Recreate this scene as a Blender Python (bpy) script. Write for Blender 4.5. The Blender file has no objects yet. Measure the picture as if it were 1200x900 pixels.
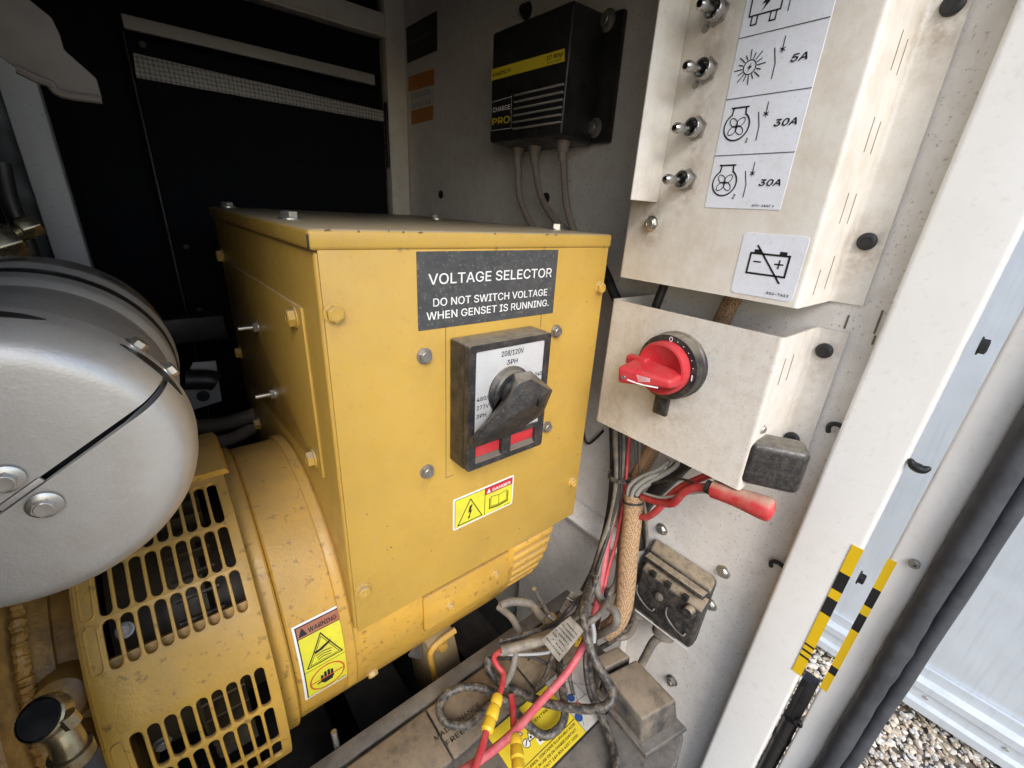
import bpy, bmesh, math, random
from mathutils import Vector, Matrix
random.seed(7)
sc = bpy.context.scene
C = sc.collection

# ------------------------------------------------------------------ camera
cam = bpy.data.cameras.new('camera')
cam.sensor_width = 36.0
cam.lens = 15.2267
cam.clip_start = 0.01
cam.clip_end = 200
camo = bpy.data.objects.new('camera', cam)
C.objects.link(camo)
camo.matrix_world = Matrix((((0.773128, 0.196099, -0.603173, 0), (-0.631854, 0.320719, -0.705621, 0), (0.055077, 0.926652, 0.371863, 0), (0, 0, 0, 1))))
sc.camera = camo

# ------------------------------------------------------------------ sky, sun, exposure
SUN_EL, SUN_AZ = math.radians(40), math.radians(209)      # azimuth measured from +Y towards +X
world = bpy.data.worlds.new('World')
sc.world = world
world.use_nodes = True
wn = world.node_tree
for n in list(wn.nodes): wn.nodes.remove(n)
sky = wn.nodes.new('ShaderNodeTexSky')
sky.sky_type = 'NISHITA'
sky.sun_disc = False
sky.sun_elevation = SUN_EL
sky.sun_rotation = SUN_AZ
sky.dust_density = 1.5
sky.ozone_density = 1.0
bg = wn.nodes.new('ShaderNodeBackground')
bg.inputs[1].default_value = 0.15
wo = wn.nodes.new('ShaderNodeOutputWorld')
wn.links.new(sky.outputs[0], bg.inputs[0])
wn.links.new(bg.outputs[0], wo.inputs[0])
sun = bpy.data.lights.new('sun', 'SUN')
sun.energy = 1.3
sun.angle = math.radians(28)
sun.color = (1.0, 0.975, 0.94)
suno = bpy.data.objects.new('sun', sun)
C.objects.link(suno)
sdir = Vector((math.sin(SUN_AZ)*math.cos(SUN_EL), math.cos(SUN_AZ)*math.cos(SUN_EL), math.sin(SUN_EL)))
suno.rotation_euler = sdir.to_track_quat('Z', 'Y').to_euler()
suno.location = sdir*20
vs = sc.view_settings
vs.view_transform = 'Standard'
vs.look = 'None'
vs.gamma = 1
vs.use_curve_mapping = False
vs.exposure = 0.94
sc.cycles.max_bounces = 7
sc.cycles.diffuse_bounces = 4
sc.cycles.glossy_bounces = 3

# ------------------------------------------------------------------ helpers
WM = {}          # world matrix of every object
def T(p): return Matrix.Translation(Vector(p))
def put(o, parent=None, M=None):
    M = M or Matrix()
    C.objects.link(o)
    if parent is not None:
        o.parent = parent
        o.matrix_parent_inverse = Matrix()
        o.matrix_basis = WM[parent.name].inverted() @ M
    else:
        o.matrix_basis = M
    WM[o.name] = M.copy()
    return o
def tag(o, label=None, cat=None, group=None, kind=None):
    if label: o['label'] = label
    if cat: o['category'] = cat
    if group: o['group'] = group
    if kind: o['kind'] = kind
    return o
def thing(name, loc, label, cat, group=None):
    o = bpy.data.objects.new(name, None)
    o.empty_display_size = 0.02
    put(o, None, T(loc))
    return tag(o, label, cat, group)
def finish(bm, name, smooth=35):
    bmesh.ops.recalc_face_normals(bm, faces=bm.faces[:])
    me = bpy.data.meshes.new(name)
    bm.to_mesh(me); bm.free()
    if smooth:
        for p in me.polygons: p.use_smooth = True
        me.set_sharp_from_angle(angle=math.radians(smooth))
    return me
def obj(name, bm, mat, parent=None, M=None, smooth=35):
    me = finish(bm, name, smooth) if isinstance(bm, bmesh.types.BMesh) else bm
    if mat is not None:
        me.materials.clear(); me.materials.append(mat)
    return put(bpy.data.objects.new(name, me), parent, M)
def nb(): return bmesh.new()
def bevel(bm, w, seg=2, ang=30):
    es = [e for e in bm.edges if len(e.link_faces) == 2 and e.calc_face_angle(0) > math.radians(ang)]
    if es: bmesh.ops.bevel(bm, geom=es, offset=w, segments=seg, affect='EDGES', profile=0.5, clamp_overlap=True)
    return bm
def box(bm, lo, hi):
    vs_ = [bm.verts.new((x, y, z)) for x in (lo[0], hi[0]) for y in (lo[1], hi[1]) for z in (lo[2], hi[2])]
    for q in ((0,1,3,2),(4,6,7,5),(0,4,5,1),(2,3,7,6),(0,2,6,4),(1,5,7,3)):
        bm.faces.new([vs_[i] for i in q])
    return bm
def bbox(lo, hi, w=0.0, seg=2):
    bm = box(nb(), lo, hi)
    bmesh.ops.recalc_face_normals(bm, faces=bm.faces[:])
    if w: bevel(bm, w, seg)
    return bm
def hexa(p8, w=0, seg=2):
    """box from 8 points: bottom 4 then top 4"""
    bm = nb(); v = [bm.verts.new(p) for p in p8]
    for q in ((3,2,1,0),(4,5,6,7),(0,1,5,4),(1,2,6,5),(2,3,7,6),(3,0,4,7)):
        bm.faces.new([v[i] for i in q])
    bmesh.ops.recalc_face_normals(bm, faces=bm.faces[:])
    if w: bevel(bm, w, seg)
    return bm
def prism(poly, a, b, w=0, seg=2, bm=None):
    """extrude polygon: poly = list of 3D points, a->b offset vector"""
    own = bm is None
    bm = bm or nb()
    a = Vector(a); b = Vector(b)
    lo = [bm.verts.new(Vector(p)+a) for p in poly]; hi = [bm.verts.new(Vector(p)+b) for p in poly]
    n = len(poly)
    bm.faces.new(lo[::-1]); bm.faces.new(hi)
    for i in range(n): bm.faces.new([lo[i], lo[(i+1) % n], hi[(i+1) % n], hi[i]])
    if own:
        bmesh.ops.recalc_face_normals(bm, faces=bm.faces[:])
        if w: bevel(bm, w, seg)
    return bm
def fillet(pts, r, seg=4):
    out = [Vector(pts[0])]
    for i in range(1, len(pts)-1):
        p = Vector(pts[i]); a = (Vector(pts[i-1])-p); b = (Vector(pts[i+1])-p)
        d = min(r, a.length*.45, b.length*.45)
        a = p+a.normalized()*d; b = p+b.normalized()*d
        for k in range(seg+1):
            t = k/seg
            out.append(a*(1-t)**2+p*2*t*(1-t)+b*t*t)
    out.append(Vector(pts[-1]))
    return out
def sheet(prof, z0, z1, t=.003, r=.005):
    """bent sheet metal: profile in XY, extruded in Z, thickness to the left of the path"""
    pts = fillet([(p[0], p[1], 0) for p in prof], r)
    off = []
    for i, p in enumerate(pts):
        a = pts[max(i-1, 0)]; b = pts[min(i+1, len(pts)-1)]
        d = (b-a).normalized(); off.append(p+Vector((-d.y, d.x, 0))*t)
    bm = nb()
    rings = []
    for p, q in zip(pts, off):
        rings.append([bm.verts.new((p.x, p.y, z0)), bm.verts.new((p.x, p.y, z1)), bm.verts.new((q.x, q.y, z1)), bm.verts.new((q.x, q.y, z0))])
    for a, b in zip(rings, rings[1:]):
        for k in range(4): bm.faces.new([a[k], a[(k+1) % 4], b[(k+1) % 4], b[k]])
    bm.faces.new(rings[0]); bm.faces.new(rings[-1][::-1])
    return bm
def smoothpath(pts, n=6):
    P = [Vector(p) for p in pts]
    if len(P) < 3: return P
    out = []
    for i in range(len(P)-1):
        p0 = P[max(i-1, 0)]; p1 = P[i]; p2 = P[i+1]; p3 = P[min(i+2, len(P)-1)]
        for k in range(n):
            t = k/n
            out.append(.5*((2*p1)+(p2-p0)*t+(2*p0-5*p1+4*p2-p3)*t*t+(3*p1-p0-3*p2+p3)*t**3))
    out.append(P[-1])
    return out
def tube(pts, r, seg=10, n=6, bm=None, smooth=True):
    bm = bm or nb()
    P = smoothpath(pts, n) if smooth else [Vector(p) for p in pts]
    rf = r if callable(r) else (lambda t: r)
    d = (P[1]-P[0]).normalized()
    u = d.orthogonal().normalized()
    rings = []
    for i, p in enumerate(P):
        d = (P[min(i+1, len(P)-1)]-P[max(i-1, 0)])
        if d.length < 1e-9: d = Vector((0, 0, 1))
        d.normalize()
        u = (u-d*u.dot(d)).normalized(); v = d.cross(u)
        rr = rf(i/(len(P)-1))
        rings.append([bm.verts.new(p+(u*math.cos(2*math.pi*k/seg)+v*math.sin(2*math.pi*k/seg))*rr) for k in range(seg)])
    for a, b in zip(rings, rings[1:]):
        for k in range(seg): bm.faces.new([a[k], a[(k+1) % seg], b[(k+1) % seg], b[k]])
    bm.faces.new(rings[0][::-1]); bm.faces.new(rings[-1])
    return bm
def basis(n, up=(0, 0, 1)):
    """rotation whose local z is n"""
    n = Vector(n).normalized(); up = Vector(up)
    if abs(n.dot(up)) > .98: up = Vector((0, 1, 0))
    x = up.cross(n).normalized(); y = n.cross(x)
    return Matrix((x, y, n)).transposed().to_4x4()
def lathe(prof, seg=32, bm=None, a0=0, a1=2*math.pi):
    """profile (r, z) round local z"""
    bm = bm or nb()
    full = abs(a1-a0-2*math.pi) < 1e-6
    cols = []
    m = seg if full else seg+1
    for k in range(m):
        a = a0+(a1-a0)*k/seg
        cols.append([bm.verts.new((r*math.cos(a), r*math.sin(a), z)) for r, z in prof])
    for k in range(seg if full else seg):
        a = cols[k]; b = cols[(k+1) % m]
        for i in range(len(prof)-1):
            bm.faces.new([a[i], b[i], b[i+1], a[i+1]])
    bmesh.ops.remove_doubles(bm, verts=bm.verts[:], dist=1e-6)
    return bm
def place(pos, n, up=(0, 0, 1), spin=0):
    return T(pos) @ basis(n, up) @ Matrix.Rotation(spin, 4, 'Z')
def frame(o, u, v):
    u = Vector(u).normalized(); v = Vector(v).normalized(); n = u.cross(v)
    return T(o) @ Matrix((u, v, n)).transposed().to_4x4()
FX = lambda o: frame(o, (0, -1, 0), (0, 0, 1))      # on a face that looks towards -X
FY = lambda o: frame(o, (1, 0, 0), (0, 0, 1))       # on a face that looks towards -Y
FZ = lambda o: frame(o, (1, 0, 0), (0, 1, 0))       # on a top

# bolts -------------------------------------------------------------
_bolt = {}
def hexring(r, z, rot=0): return [(r*math.cos(math.pi/3*k+rot), r*math.sin(math.pi/3*k+rot), z) for k in range(6)]
def bolt_mesh(kind, mat):
    key = (kind, mat.name)
    if key in _bolt: return _bolt[key]
    bm = nb()
    if kind in ('hex', 'stud'):
        lathe([(0, 0), (1.25, 0), (1.25, .18), (1.05, .22), (0, .22)], 18, bm)
        prism(hexring(1.0, 0), (0, 0, .2), (0, 0, .85), bm=bm)
        lathe([(.82, .85), (.74, .93), (.45, .93), (.42, .88), (0, .88)], 18, bm)
        if kind == 'stud': lathe([(.42, .85), (.42, 3.4), (.34, 3.5), (0, 3.5)], 12, bm)
    elif kind == 'flange':
        lathe([(0, 0), (1.5, 0), (1.5, .12), (1.1, .32), (0, .32)], 22, bm)
        prism(hexring(1.0, 0), (0, 0, .3), (0, 0, .95), bm=bm)
        lathe([(.8, .95), (.72, 1.02), (0, .98)], 18, bm)
    elif kind == 'dome':
        lathe([(1.0, 0), (1.0, .1), (.94, .3), (.75, .42), (.5, .44), (.46, .36), (0, .36)], 22, bm)
    elif kind == 'socket':
        lathe([(1.0, 0), (1.0, .9), (.9, 1.0), (.5, 1.0), (.5, .5), (0, .5)], 18, bm)
    elif kind == 'nut':
        lathe([(0, 0), (1.35, 0), (1.35, .15), (0, .15)], 18, bm)
        prism(hexring(1.0, 0), (0, 0, .15), (0, 0, 1.0), bm=bm)
        lathe([(.6, 1.0), (.6, 1.5), (.5, 1.6), (0, 1.6)], 14, bm)
    me = finish(bm, 'bolt', 30)
    me.materials.append(mat)
    _bolt[key] = me
    return me
def bolt(parent, pos, n, r, mat, kind='hex', name='bolt', spin=None):
    M = place(pos, n, spin=random.random()*2 if spin is None else spin) @ Matrix.Scale(r, 4)
    return put(bpy.data.objects.new(name, bolt_mesh(kind, mat)), parent, M)

FONT = None
try:                                     # the sans font that ships inside Blender; its built-in one otherwise
    import os
    FONT = bpy.data.fonts.load(os.path.join(bpy.utils.system_resource('DATAFILES', path='fonts'), 'Inter.woff2'))
except Exception:
    FONT = None
# flat print ----------------------------------------------------------
class Draw:
    def __init__(s): s.v = []; s.f = []
    def fill(s, pts):
        b = len(s.v); s.v += [(p[0], p[1]) for p in pts]; s.f.append(list(range(b, b+len(pts))))
    def rect(s, x0, y0, x1, y1): s.fill([(x0, y0), (x1, y0), (x1, y1), (x0, y1)])
    def grid(s, x0, y0, x1, y1, nx=2, ny=12):
        for i in range(nx):
            for j in range(ny):
                s.rect(x0+(x1-x0)*i/nx, y0+(y1-y0)*j/ny, x0+(x1-x0)*(i+1)/nx, y0+(y1-y0)*(j+1)/ny)
    def line(s, pts, w, closed=False, maxlen=None):
        P = [Vector((p[0], p[1])) for p in pts]
        if closed: P = P+[P[0]]
        for a, b in zip(P, P[1:]):
            d = b-a
            if d.length < 1e-9: continue
            m = max(1, int(math.ceil(d.length/maxlen))) if maxlen else 1
            dn = d.normalized(); n = Vector((-dn.y, dn.x))*w/2; e = dn*w*.35
            for k in range(m):
                p = a+d*k/m-(e if k == 0 else e*0); q = a+d*(k+1)/m+(e if k == m-1 else e*0)
                s.fill([p-n, q-n, q+n, p+n])
    def ring(s, cx, cy, r, w, a0=0, a1=360, seg=28, ry=None):
        ry = ry or r
        A_ = [math.radians(a0+(a1-a0)*k/seg) for k in range(seg+1)]
        for a, b in zip(A_, A_[1:]):
            s.fill([(cx+(r-w/2)*math.cos(a), cy+(ry-w/2)*math.sin(a)), (cx+(r+w/2)*math.cos(a), cy+(ry+w/2)*math.sin(a)),
                    (cx+(r+w/2)*math.cos(b), cy+(ry+w/2)*math.sin(b)), (cx+(r-w/2)*math.cos(b), cy+(ry-w/2)*math.sin(b))])
    def disc(s, cx, cy, r, seg=20): s.fill([(cx+r*math.cos(2*math.pi*k/seg), cy+r*math.sin(2*math.pi*k/seg)) for k in range(seg)])
    def text(s, body, cx, y, h, w=None, bold=.0, rot=0, slant=0):
        """cap height h, baseline y, centred on cx, total width w; bold = stroke thickening"""
        c = bpy.data.curves.new('t', 'FONT'); c.body = body
        if FONT: c.font = FONT
        c.resolution_u = 4; c.shear = slant
        o = bpy.data.objects.new('t', c)
        me = bpy.data.meshes.new_from_object(o)
        if len(me.vertices):
            xs = [v.co.x for v in me.vertices]
            x0, x1 = min(xs), max(xs)
            cap = .727 if FONT else .70
            sy = h/cap; sx = (w/(x1-x0)) if w else sy*.86
            cr, sr = math.cos(rot), math.sin(rot)
            e = h*(.010+bold*1.3)
            for k, (ex, ey) in enumerate(((-e, 0), (e, 0), (0, e*.7), (0, -e*.7))):
                b = len(s.v)
                for v in me.vertices:
                    x = (v.co.x-(x0+x1)/2)*sx+ex; yy = v.co.y*sy+ey
                    s.v.append((cx+x*cr-yy*sr, y+x*sr+yy*cr, .00005*k))
                for p in me.polygons: s.f.append([b+i for i in p.vertices])
        bpy.data.objects.remove(o); bpy.data.curves.remove(c); bpy.data.meshes.remove(me)
    def bm(s, fn=None, z=0.0):
        bm = nb()
        vs_ = [bm.verts.new(fn(p[0], p[1], z+(p[2] if len(p) > 2 else 0)) if fn else (p[0], p[1], z+(p[2] if len(p) > 2 else 0))) for p in s.v]
        for f in s.f:
            try: bm.faces.new([vs_[i] for i in f])
            except ValueError: pass
        bmesh.ops.triangulate(bm, faces=[f for f in bm.faces if len(f.verts) > 4])
        return bm
def printed(name, d, mat, parent, M=None, z=.0004, fn=None):
    me = bpy.data.meshes.new(name)
    bm = d.bm(fn, z); bm.to_mesh(me); bm.free()
    me.materials.append(mat)
    return put(bpy.data.objects.new(name, me), parent, M)
def rrect(x0, y0, x1, y1, r, seg=4):
    out = []
    for cx, cy, a in ((x1-r, y1-r, 0), (x0+r, y1-r, 90), (x0+r, y0+r, 180), (x1-r, y0+r, 270)):
        for k in range(seg+1):
            t = math.radians(a+90*k/seg); out.append((cx+r*math.cos(t), cy+r*math.sin(t)))
    return out
def plate(name, x0, y0, x1, y1, mat, parent, M, t=.0006, r=.003):
    """thin sticker or plate standing t above the local plane"""
    bm = prism([(x, y, 0) for x, y in rrect(x0, y0, x1, y1, r)], (0, 0, 0), (0, 0, t))
    return obj(name, bm, mat, parent, M)

# ------------------------------------------------------------------ materials
MATS = {}
def material(name, base, rough=.5, metal=0.0, mott=.12, mscale=7, dust=None, damt=0.0, dscale=35, speck=None, samt=0.0, sscale=220,
             streak=0.0, bump=.0, bscale=400, top=None, topamt=0.0, spec=.5, coat=0, local=False, rvar=.12, smudge=None, smamt=0.0, stains=None, stcol=(.22, .13, .07)):
    m = bpy.data.materials.new(name); m.use_nodes = True
    nt = m.node_tree; N = nt.nodes; L = nt.links
    bs = N['Principled BSDF']
    bs.inputs['Roughness'].default_value = rough; bs.inputs['Metallic'].default_value = metal
    bs.inputs['Specular IOR Level'].default_value = spec
    if coat: bs.inputs['Coat Weight'].default_value = coat
    tc = N.new('ShaderNodeTexCoord')
    src = tc.outputs['Object']
    def noise(scale, detail=4, rough_=.6, vec=None):
        n = N.new('ShaderNodeTexNoise'); n.inputs['Scale'].default_value = scale
        n.inputs['Detail'].default_value = detail; n.inputs['Roughness'].default_value = rough_
        L.new(vec or src, n.inputs['Vector']); return n.outputs['Fac']
    def ramp(fac, a, b):
        r = N.new('ShaderNodeMapRange'); r.inputs['From Min'].default_value = a; r.inputs['From Max'].default_value = b
        L.new(fac, r.inputs['Value']); return r.outputs['Result']
    def mix(fac, a, b, k=None):
        x = N.new('ShaderNodeMix'); x.data_type = 'RGBA'
        if k is not None:
            mm = N.new('ShaderNodeMath'); mm.operation = 'MULTIPLY'; mm.inputs[1].default_value = k
            L.new(fac, mm.inputs[0]); fac = mm.outputs[0]
        L.new(fac, x.inputs[0])
        for s_, q in ((6, a), (7, b)):
            if isinstance(q, tuple): x.inputs[s_].default_value = q if len(q) == 4 else q+(1,)
            else: L.new(q, x.inputs[s_])
        return x.outputs[2]
    b = tuple(base)
    col = mix(ramp(noise(mscale, 3), .3, .7), tuple(max(0, c*(1-mott)) for c in b), tuple(min(1, c*(1+mott)) for c in b))
    if dust and damt:
        col = mix(ramp(noise(dscale, 4, .7), .42, .72), col, tuple(dust), damt)
    if streak:
        mp = N.new('ShaderNodeMapping'); mp.inputs['Scale'].default_value = (90, 90, 5); L.new(src, mp.inputs['Vector'])
        col = mix(ramp(noise(1, 4, .6, mp.outputs[0]), .5, .75), col, tuple(dust or (c*.6 for c in b)), streak)
    if smudge and smamt:
        col = mix(ramp(noise(5.5, 8, .62), .50, .70), col, tuple(smudge), smamt)
    for (sx_, sy_, sz_, sr_, sa_) in (stains or ()):
        vm = N.new('ShaderNodeVectorMath'); vm.operation = 'SUBTRACT'; vm.inputs[1].default_value = (sx_, sy_, sz_); L.new(src, vm.inputs[0])
        vl = N.new('ShaderNodeVectorMath'); vl.operation = 'LENGTH'; v3 = N.new('ShaderNodeVectorMath'); v3.operation = 'MULTIPLY'; v3.inputs[1].default_value = (1, 1, .55)
        L.new(vm.outputs[0], v3.inputs[0]); L.new(v3.outputs[0], vl.inputs[0])
        a = ramp(vl.outputs['Value'], sr_, sr_*.15)
        mm = N.new('ShaderNodeMath'); mm.operation = 'MULTIPLY'; L.new(a, mm.inputs[0]); L.new(ramp(noise(55, 4, .7), .35, .75), mm.inputs[1])
        col = mix(mm.outputs[0], col, tuple(stcol), sa_)
    if speck and samt:
        col = mix(ramp(noise(sscale, 3, .6), .60, .68), col, tuple(speck), samt)
    if top and topamt:
        g = N.new('ShaderNodeNewGeometry'); sx = N.new('ShaderNodeSeparateXYZ'); L.new(g.outputs['Normal'], sx.inputs[0])
        a = ramp(sx.outputs['Z'], .45, .9)
        mm = N.new('ShaderNodeMath'); mm.operation = 'MULTIPLY'; L.new(a, mm.inputs[0]); L.new(ramp(noise(60, 5, .7), .15, .55), mm.inputs[1])
        col = mix(mm.outputs[0], col, tuple(top), topamt)
    L.new(col, bs.inputs['Base Color'])
    if rvar:
        rr = N.new('ShaderNodeMapRange'); rr.inputs['To Min'].default_value = max(.03, rough-rvar); rr.inputs['To Max'].default_value = min(1, rough+rvar)
        rr.inputs['From Min'].default_value = .3; rr.inputs['From Max'].default_value = .7
        L.new(noise(dscale*.8, 2), rr.inputs['Value']); L.new(rr.outputs[0], bs.inputs['Roughness'])
    if bump:
        bn = N.new('ShaderNodeBump'); bn.inputs['Strength'].default_value = 1.0; bn.inputs['Distance'].default_value = bump
        L.new(noise(bscale, 2, .65), bn.inputs['Height']); L.new(bn.outputs[0], bs.inputs['Normal'])
    MATS[name] = m
    return m
DUST = (.36, .27, .18)
yel = material('yellow_paint', (.555, .345, .064), .40, smudge=(.43, .27, .06), smamt=.38, stains=[(x, .45, z, .022, .6) for x, z in ((.14, -.112), (.1421, -.49), (.5486, -.478), (.5553, -.112), (.2417, -.176), (.2418, -.34), (.4655, -.173), (.4648, -.337))]+[(.25, .45, -.42, .06, .25), (.47, .45, -.25, .05, .3), (.17, .45, -.53, .05, .35), (.34, .45, -.365, .04, .35), (.15, .45, -.06, .05, .3)], stcol=(.34, .20, .05), mott=.07, mscale=5, dust=(.50, .36, .14), damt=.22, dscale=60, speck=(.40, .25, .08), samt=.25, sscale=150, bump=.00010, bscale=500, top=(.44, .385, .29), topamt=.9)
yelc = material('yellow_cast', (.60, .345, .055), .42, smudge=(.34, .20, .05), smamt=.4, mott=.12, mscale=9, dust=(.40, .27, .10), damt=.35, dscale=20, speck=(.10, .05, .02), samt=.5, sscale=90, bump=.0005, bscale=220, top=(.36, .27, .15), topamt=.45)
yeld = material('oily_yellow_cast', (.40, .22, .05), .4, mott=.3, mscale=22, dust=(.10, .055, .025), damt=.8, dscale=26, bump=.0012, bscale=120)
white = material('cream_panel_paint', (.72, .69, .63), .42, mott=.04, mscale=4, dust=(.50, .41, .30), damt=.40, dscale=22, speck=(.40, .32, .23), samt=.22, sscale=300, streak=.16, smudge=(.55, .46, .34), smamt=.22, stains=[(.58, .346, z-.012, .030, .65) for z in (.2275, .1715, .1094, .0499)]+[(.697, .157, -.025, .034, .8), (.697, .157, .215, .04, .8), (.58, .40, .005, .04, .45), (.58, .387, -.012, .026, .6)], bump=.00008, bscale=600, top=(.40, .33, .25), topamt=.6)
whited = material('dusty_cream_paint', (.70, .67, .62), .5, mott=.04, mscale=5, dust=(.50, .42, .32), damt=.40, dscale=70, speck=(.40, .33, .25), samt=.5, sscale=380, smudge=(.52, .43, .32), smamt=.35, stains=[(.58, .31, -.245, .07, .45), (.58, .41, -.33, .06, .5), (.697, .163, -.165, .03, .6)], streak=.15, bump=.0001, bscale=500, top=(.40, .33, .25), topamt=.6)
jambw = material('white_frame_paint', (.85, .84, .81), .33, mott=.02, mscale=4, dust=(.62, .58, .5), damt=.18, dscale=16, speck=(.4, .34, .27), samt=.12, sscale=120, bump=.00005, bscale=500)
wallm = material('grey_beige_wall_paint', (.75, .72, .68), .5, mott=.05, mscale=4, dust=(.50, .44, .36), damt=.35, dscale=30, speck=(.24, .18, .12), samt=.55, sscale=190, streak=.12, bump=.0001, bscale=500)
black = material('black_plastic', (.018, .018, .020), .42, mott=.2, dust=(.20, .17, .13), damt=.25, dscale=50, speck=(.25, .21, .16), samt=.35, sscale=330, bump=.0001, bscale=700, top=(.30, .26, .2), topamt=.75)
blackd = material('dusty_black_plastic', (.018, .018, .020), .5, mott=.2, dust=(.20, .165, .12), damt=.4, dscale=90, speck=(.26, .22, .17), samt=.5, sscale=420, bump=.0002, bscale=500, top=(.36, .29, .2), topamt=.9)
blackc = material('clean_black_plastic', (.014, .014, .015), .38, mott=.1, dust=(.10, .09, .08), damt=.2, dscale=40)
foam = material('black_foam', (.010, .011, .014), .95, mott=.3, mscale=300, bump=.0006, bscale=500, spec=.05)
steelb = material('black_steel', (.012, .012, .013), .5, mott=.3, dust=(.05, .045, .04), damt=.4, dscale=30, top=(.05, .045, .04), topamt=.4)
silver = material('cast_aluminium_shield', (.60, .575, .53), .44, metal=.5, smudge=(.34, .27, .19), smamt=.35, mott=.08, mscale=12, dust=(.40, .35, .28), damt=.35, dscale=25, speck=(.62, .60, .56), samt=.4, sscale=240, bump=.0002, bscale=420)  # pale specks painted into the colour as metal glints
greyd = material('grey_muffler_steel', (.42, .40, .36), .45, metal=.3, mott=.15, dust=(.30, .25, .19), damt=.4, dscale=25, bump=.0003, bscale=200)
zinc = material('zinc_bolt', (.62, .61, .57), .32, metal=.9, mott=.12, mscale=60, dust=(.36, .29, .2), damt=.3, dscale=200)
zincd = material('dull_zinc', (.36, .35, .33), .42, metal=.8, mott=.2, mscale=60, dust=(.3, .24, .16), damt=.5, dscale=160)
chrome = material('chrome', (.50, .49, .48), .24, metal=1, mott=.05, rvar=.05)
alu = material('brushed_aluminium', (.62, .66, .695), .42, metal=.3, mott=.05, streak=.45, dust=(.46, .495, .525), dscale=20)
rubber = material('black_rubber_seal', (.036, .039, .046), .6, mott=.15, dust=(.10, .105, .115), damt=.4, dscale=24, streak=.15, bump=.0016, bscale=40)
red = material('red_plastic', (.52, .025, .035), .42, mott=.08, dust=(.42, .14, .12), damt=.35, dscale=35, bump=.00008)
redw = material('red_wire', (.46, .028, .04), .45, mott=.12, dust=(.42, .17, .14), damt=.5, dscale=70)
redp = material('dusty_red_sleeve', (.50, .03, .035), .5, mott=.12, dust=(.48, .33, .24), damt=.35, dscale=40, top=(.48, .36, .26), topamt=.8)
pinkw = material('dusty_red_cable', (.50, .075, .10), .55, mott=.12, dust=(.50, .26, .22), damt=.55, dscale=60)
greyw = material('grey_dusty_cable', (.15, .138, .12), .65, mott=.15, dust=(.34, .28, .2), damt=.75, dscale=45, speck=(.03, .03, .03), samt=.3, sscale=60, bump=.0003, bscale=200)
blkw = material('black_dusty_cable', (.022, .022, .023), .5, mott=.2, dust=(.24, .20, .15), damt=.85, dscale=120, bump=.0004, bscale=160)
blkc = material('black_cable', (.015, .015, .016), .5, mott=.2, dust=(.12, .1, .08), damt=.4, dscale=60)
wirec = material('light_grey_wire', (.30, .31, .31), .45, mott=.1, dust=(.30, .25, .18), damt=.4, dscale=80)
cord = material('brown_grey_cord', (.22, .19, .16), .6, mott=.1, dust=(.30, .25, .2), damt=.4, dscale=60)
ydc = material('yellow_connector', (.72, .47, .02), .4, mott=.08, dust=(.5, .36, .14), damt=.4, dscale=60)
batt = material('dusty_battery_case', (.03, .031, .034), .6, mott=.2, dust=(.25, .205, .15), damt=.9, dscale=14, speck=(.05, .05, .05), samt=.6, sscale=120, bump=.0006, bscale=160, top=(.29, .225, .15), topamt=.68)
battg = material('grey_dusty_battery_lid', (.028, .030, .034), .55, mott=.25, mscale=14, dust=(.20, .17, .13), damt=.8, dscale=16, speck=(.015, .015, .017), samt=.75, sscale=45, bump=.0006, bscale=160, top=(.20, .18, .155), topamt=.5)
relaym = material('black_relay_plastic', (.02, .02, .022), .38, mott=.15, dust=(.17, .145, .11), damt=.35, dscale=120, speck=(.24, .2, .15), samt=.5, sscale=420, bump=.0001, top=(.27, .24, .19), topamt=.55)
stw = material('white_label', (.78, .82, .90), .4, mott=.03, dust=(.55, .52, .48), damt=.3, dscale=30, speck=(.35, .31, .27), samt=.2, sscale=200)
stw2 = material('dirty_white_label', (.62, .61, .58), .5, mott=.1, dust=(.36, .29, .21), damt=.6, dscale=28)
sty = material('yellow_label', (.80, .62, .03), .4, mott=.05, dust=(.55, .45, .12), damt=.3, dscale=30)
styg = material('lemon_label', (.74, .70, .04), .4, mott=.05, dust=(.50, .40, .12), damt=.55, dscale=26)
stg = material('dark_grey_label', (.055, .058, .062), .5, mott=.12, dust=(.16, .15, .13), damt=.35, dscale=60, speck=(.3, .28, .24), samt=.4, sscale=240)
ink = material('black_ink', (.012, .012, .014), .5, mott=.1, rvar=0)
inkw = material('white_ink', (.85, .85, .84), .5, mott=.03, dust=(.5, .46, .4), damt=.1, dscale=90, rvar=0)
inkr = material('red_ink', (.55, .03, .04), .5, mott=.1, rvar=0)
inkor = material('orange_red_ink', (.58, .10, .03), .5, mott=.1, rvar=0)
inkbr = material('faded_red_ink', (.36, .10, .06), .5, mott=.15, dust=(.4, .3, .15), damt=.4, rvar=0)
inkb = material('blue_ink', (.03, .09, .3), .5, mott=.1, rvar=0)
facep = material('brushed_face_plate', (.70, .71, .72), .34, metal=.35, mott=.05, dust=(.45, .43, .40), damt=.3, dscale=30)
paper = material('white_paper', (.66, .64, .60), .8, mott=.05)
orange = material('orange_tape', (.55, .20, .05), .6, mott=.08)
tapey = material('yellow_tape', (.80, .52, .01), .4, mott=.04, rvar=.05)
tapek = material('black_tape', (.015, .015, .016), .4, mott=.1)
crack = material('dark_crack', (.16, .125, .09), .8, rvar=0)
footm = material('dusty_tan_foot', (.27, .20, .10), .55, mott=.15, dust=(.22, .18, .12), damt=.6, dscale=20, speck=(.15, .1, .05), samt=.4, sscale=110)
brass = material('brass_fitting', (.36, .31, .20), .28, metal=.9, mott=.15, mscale=60, dust=(.3, .24, .15), damt=.4, dscale=80)
brown = material('brown_dusty_sheet', (.12, .10, .08), .7, mott=.2, mscale=14, dust=(.12, .09, .07), damt=.5, dscale=20)
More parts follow.
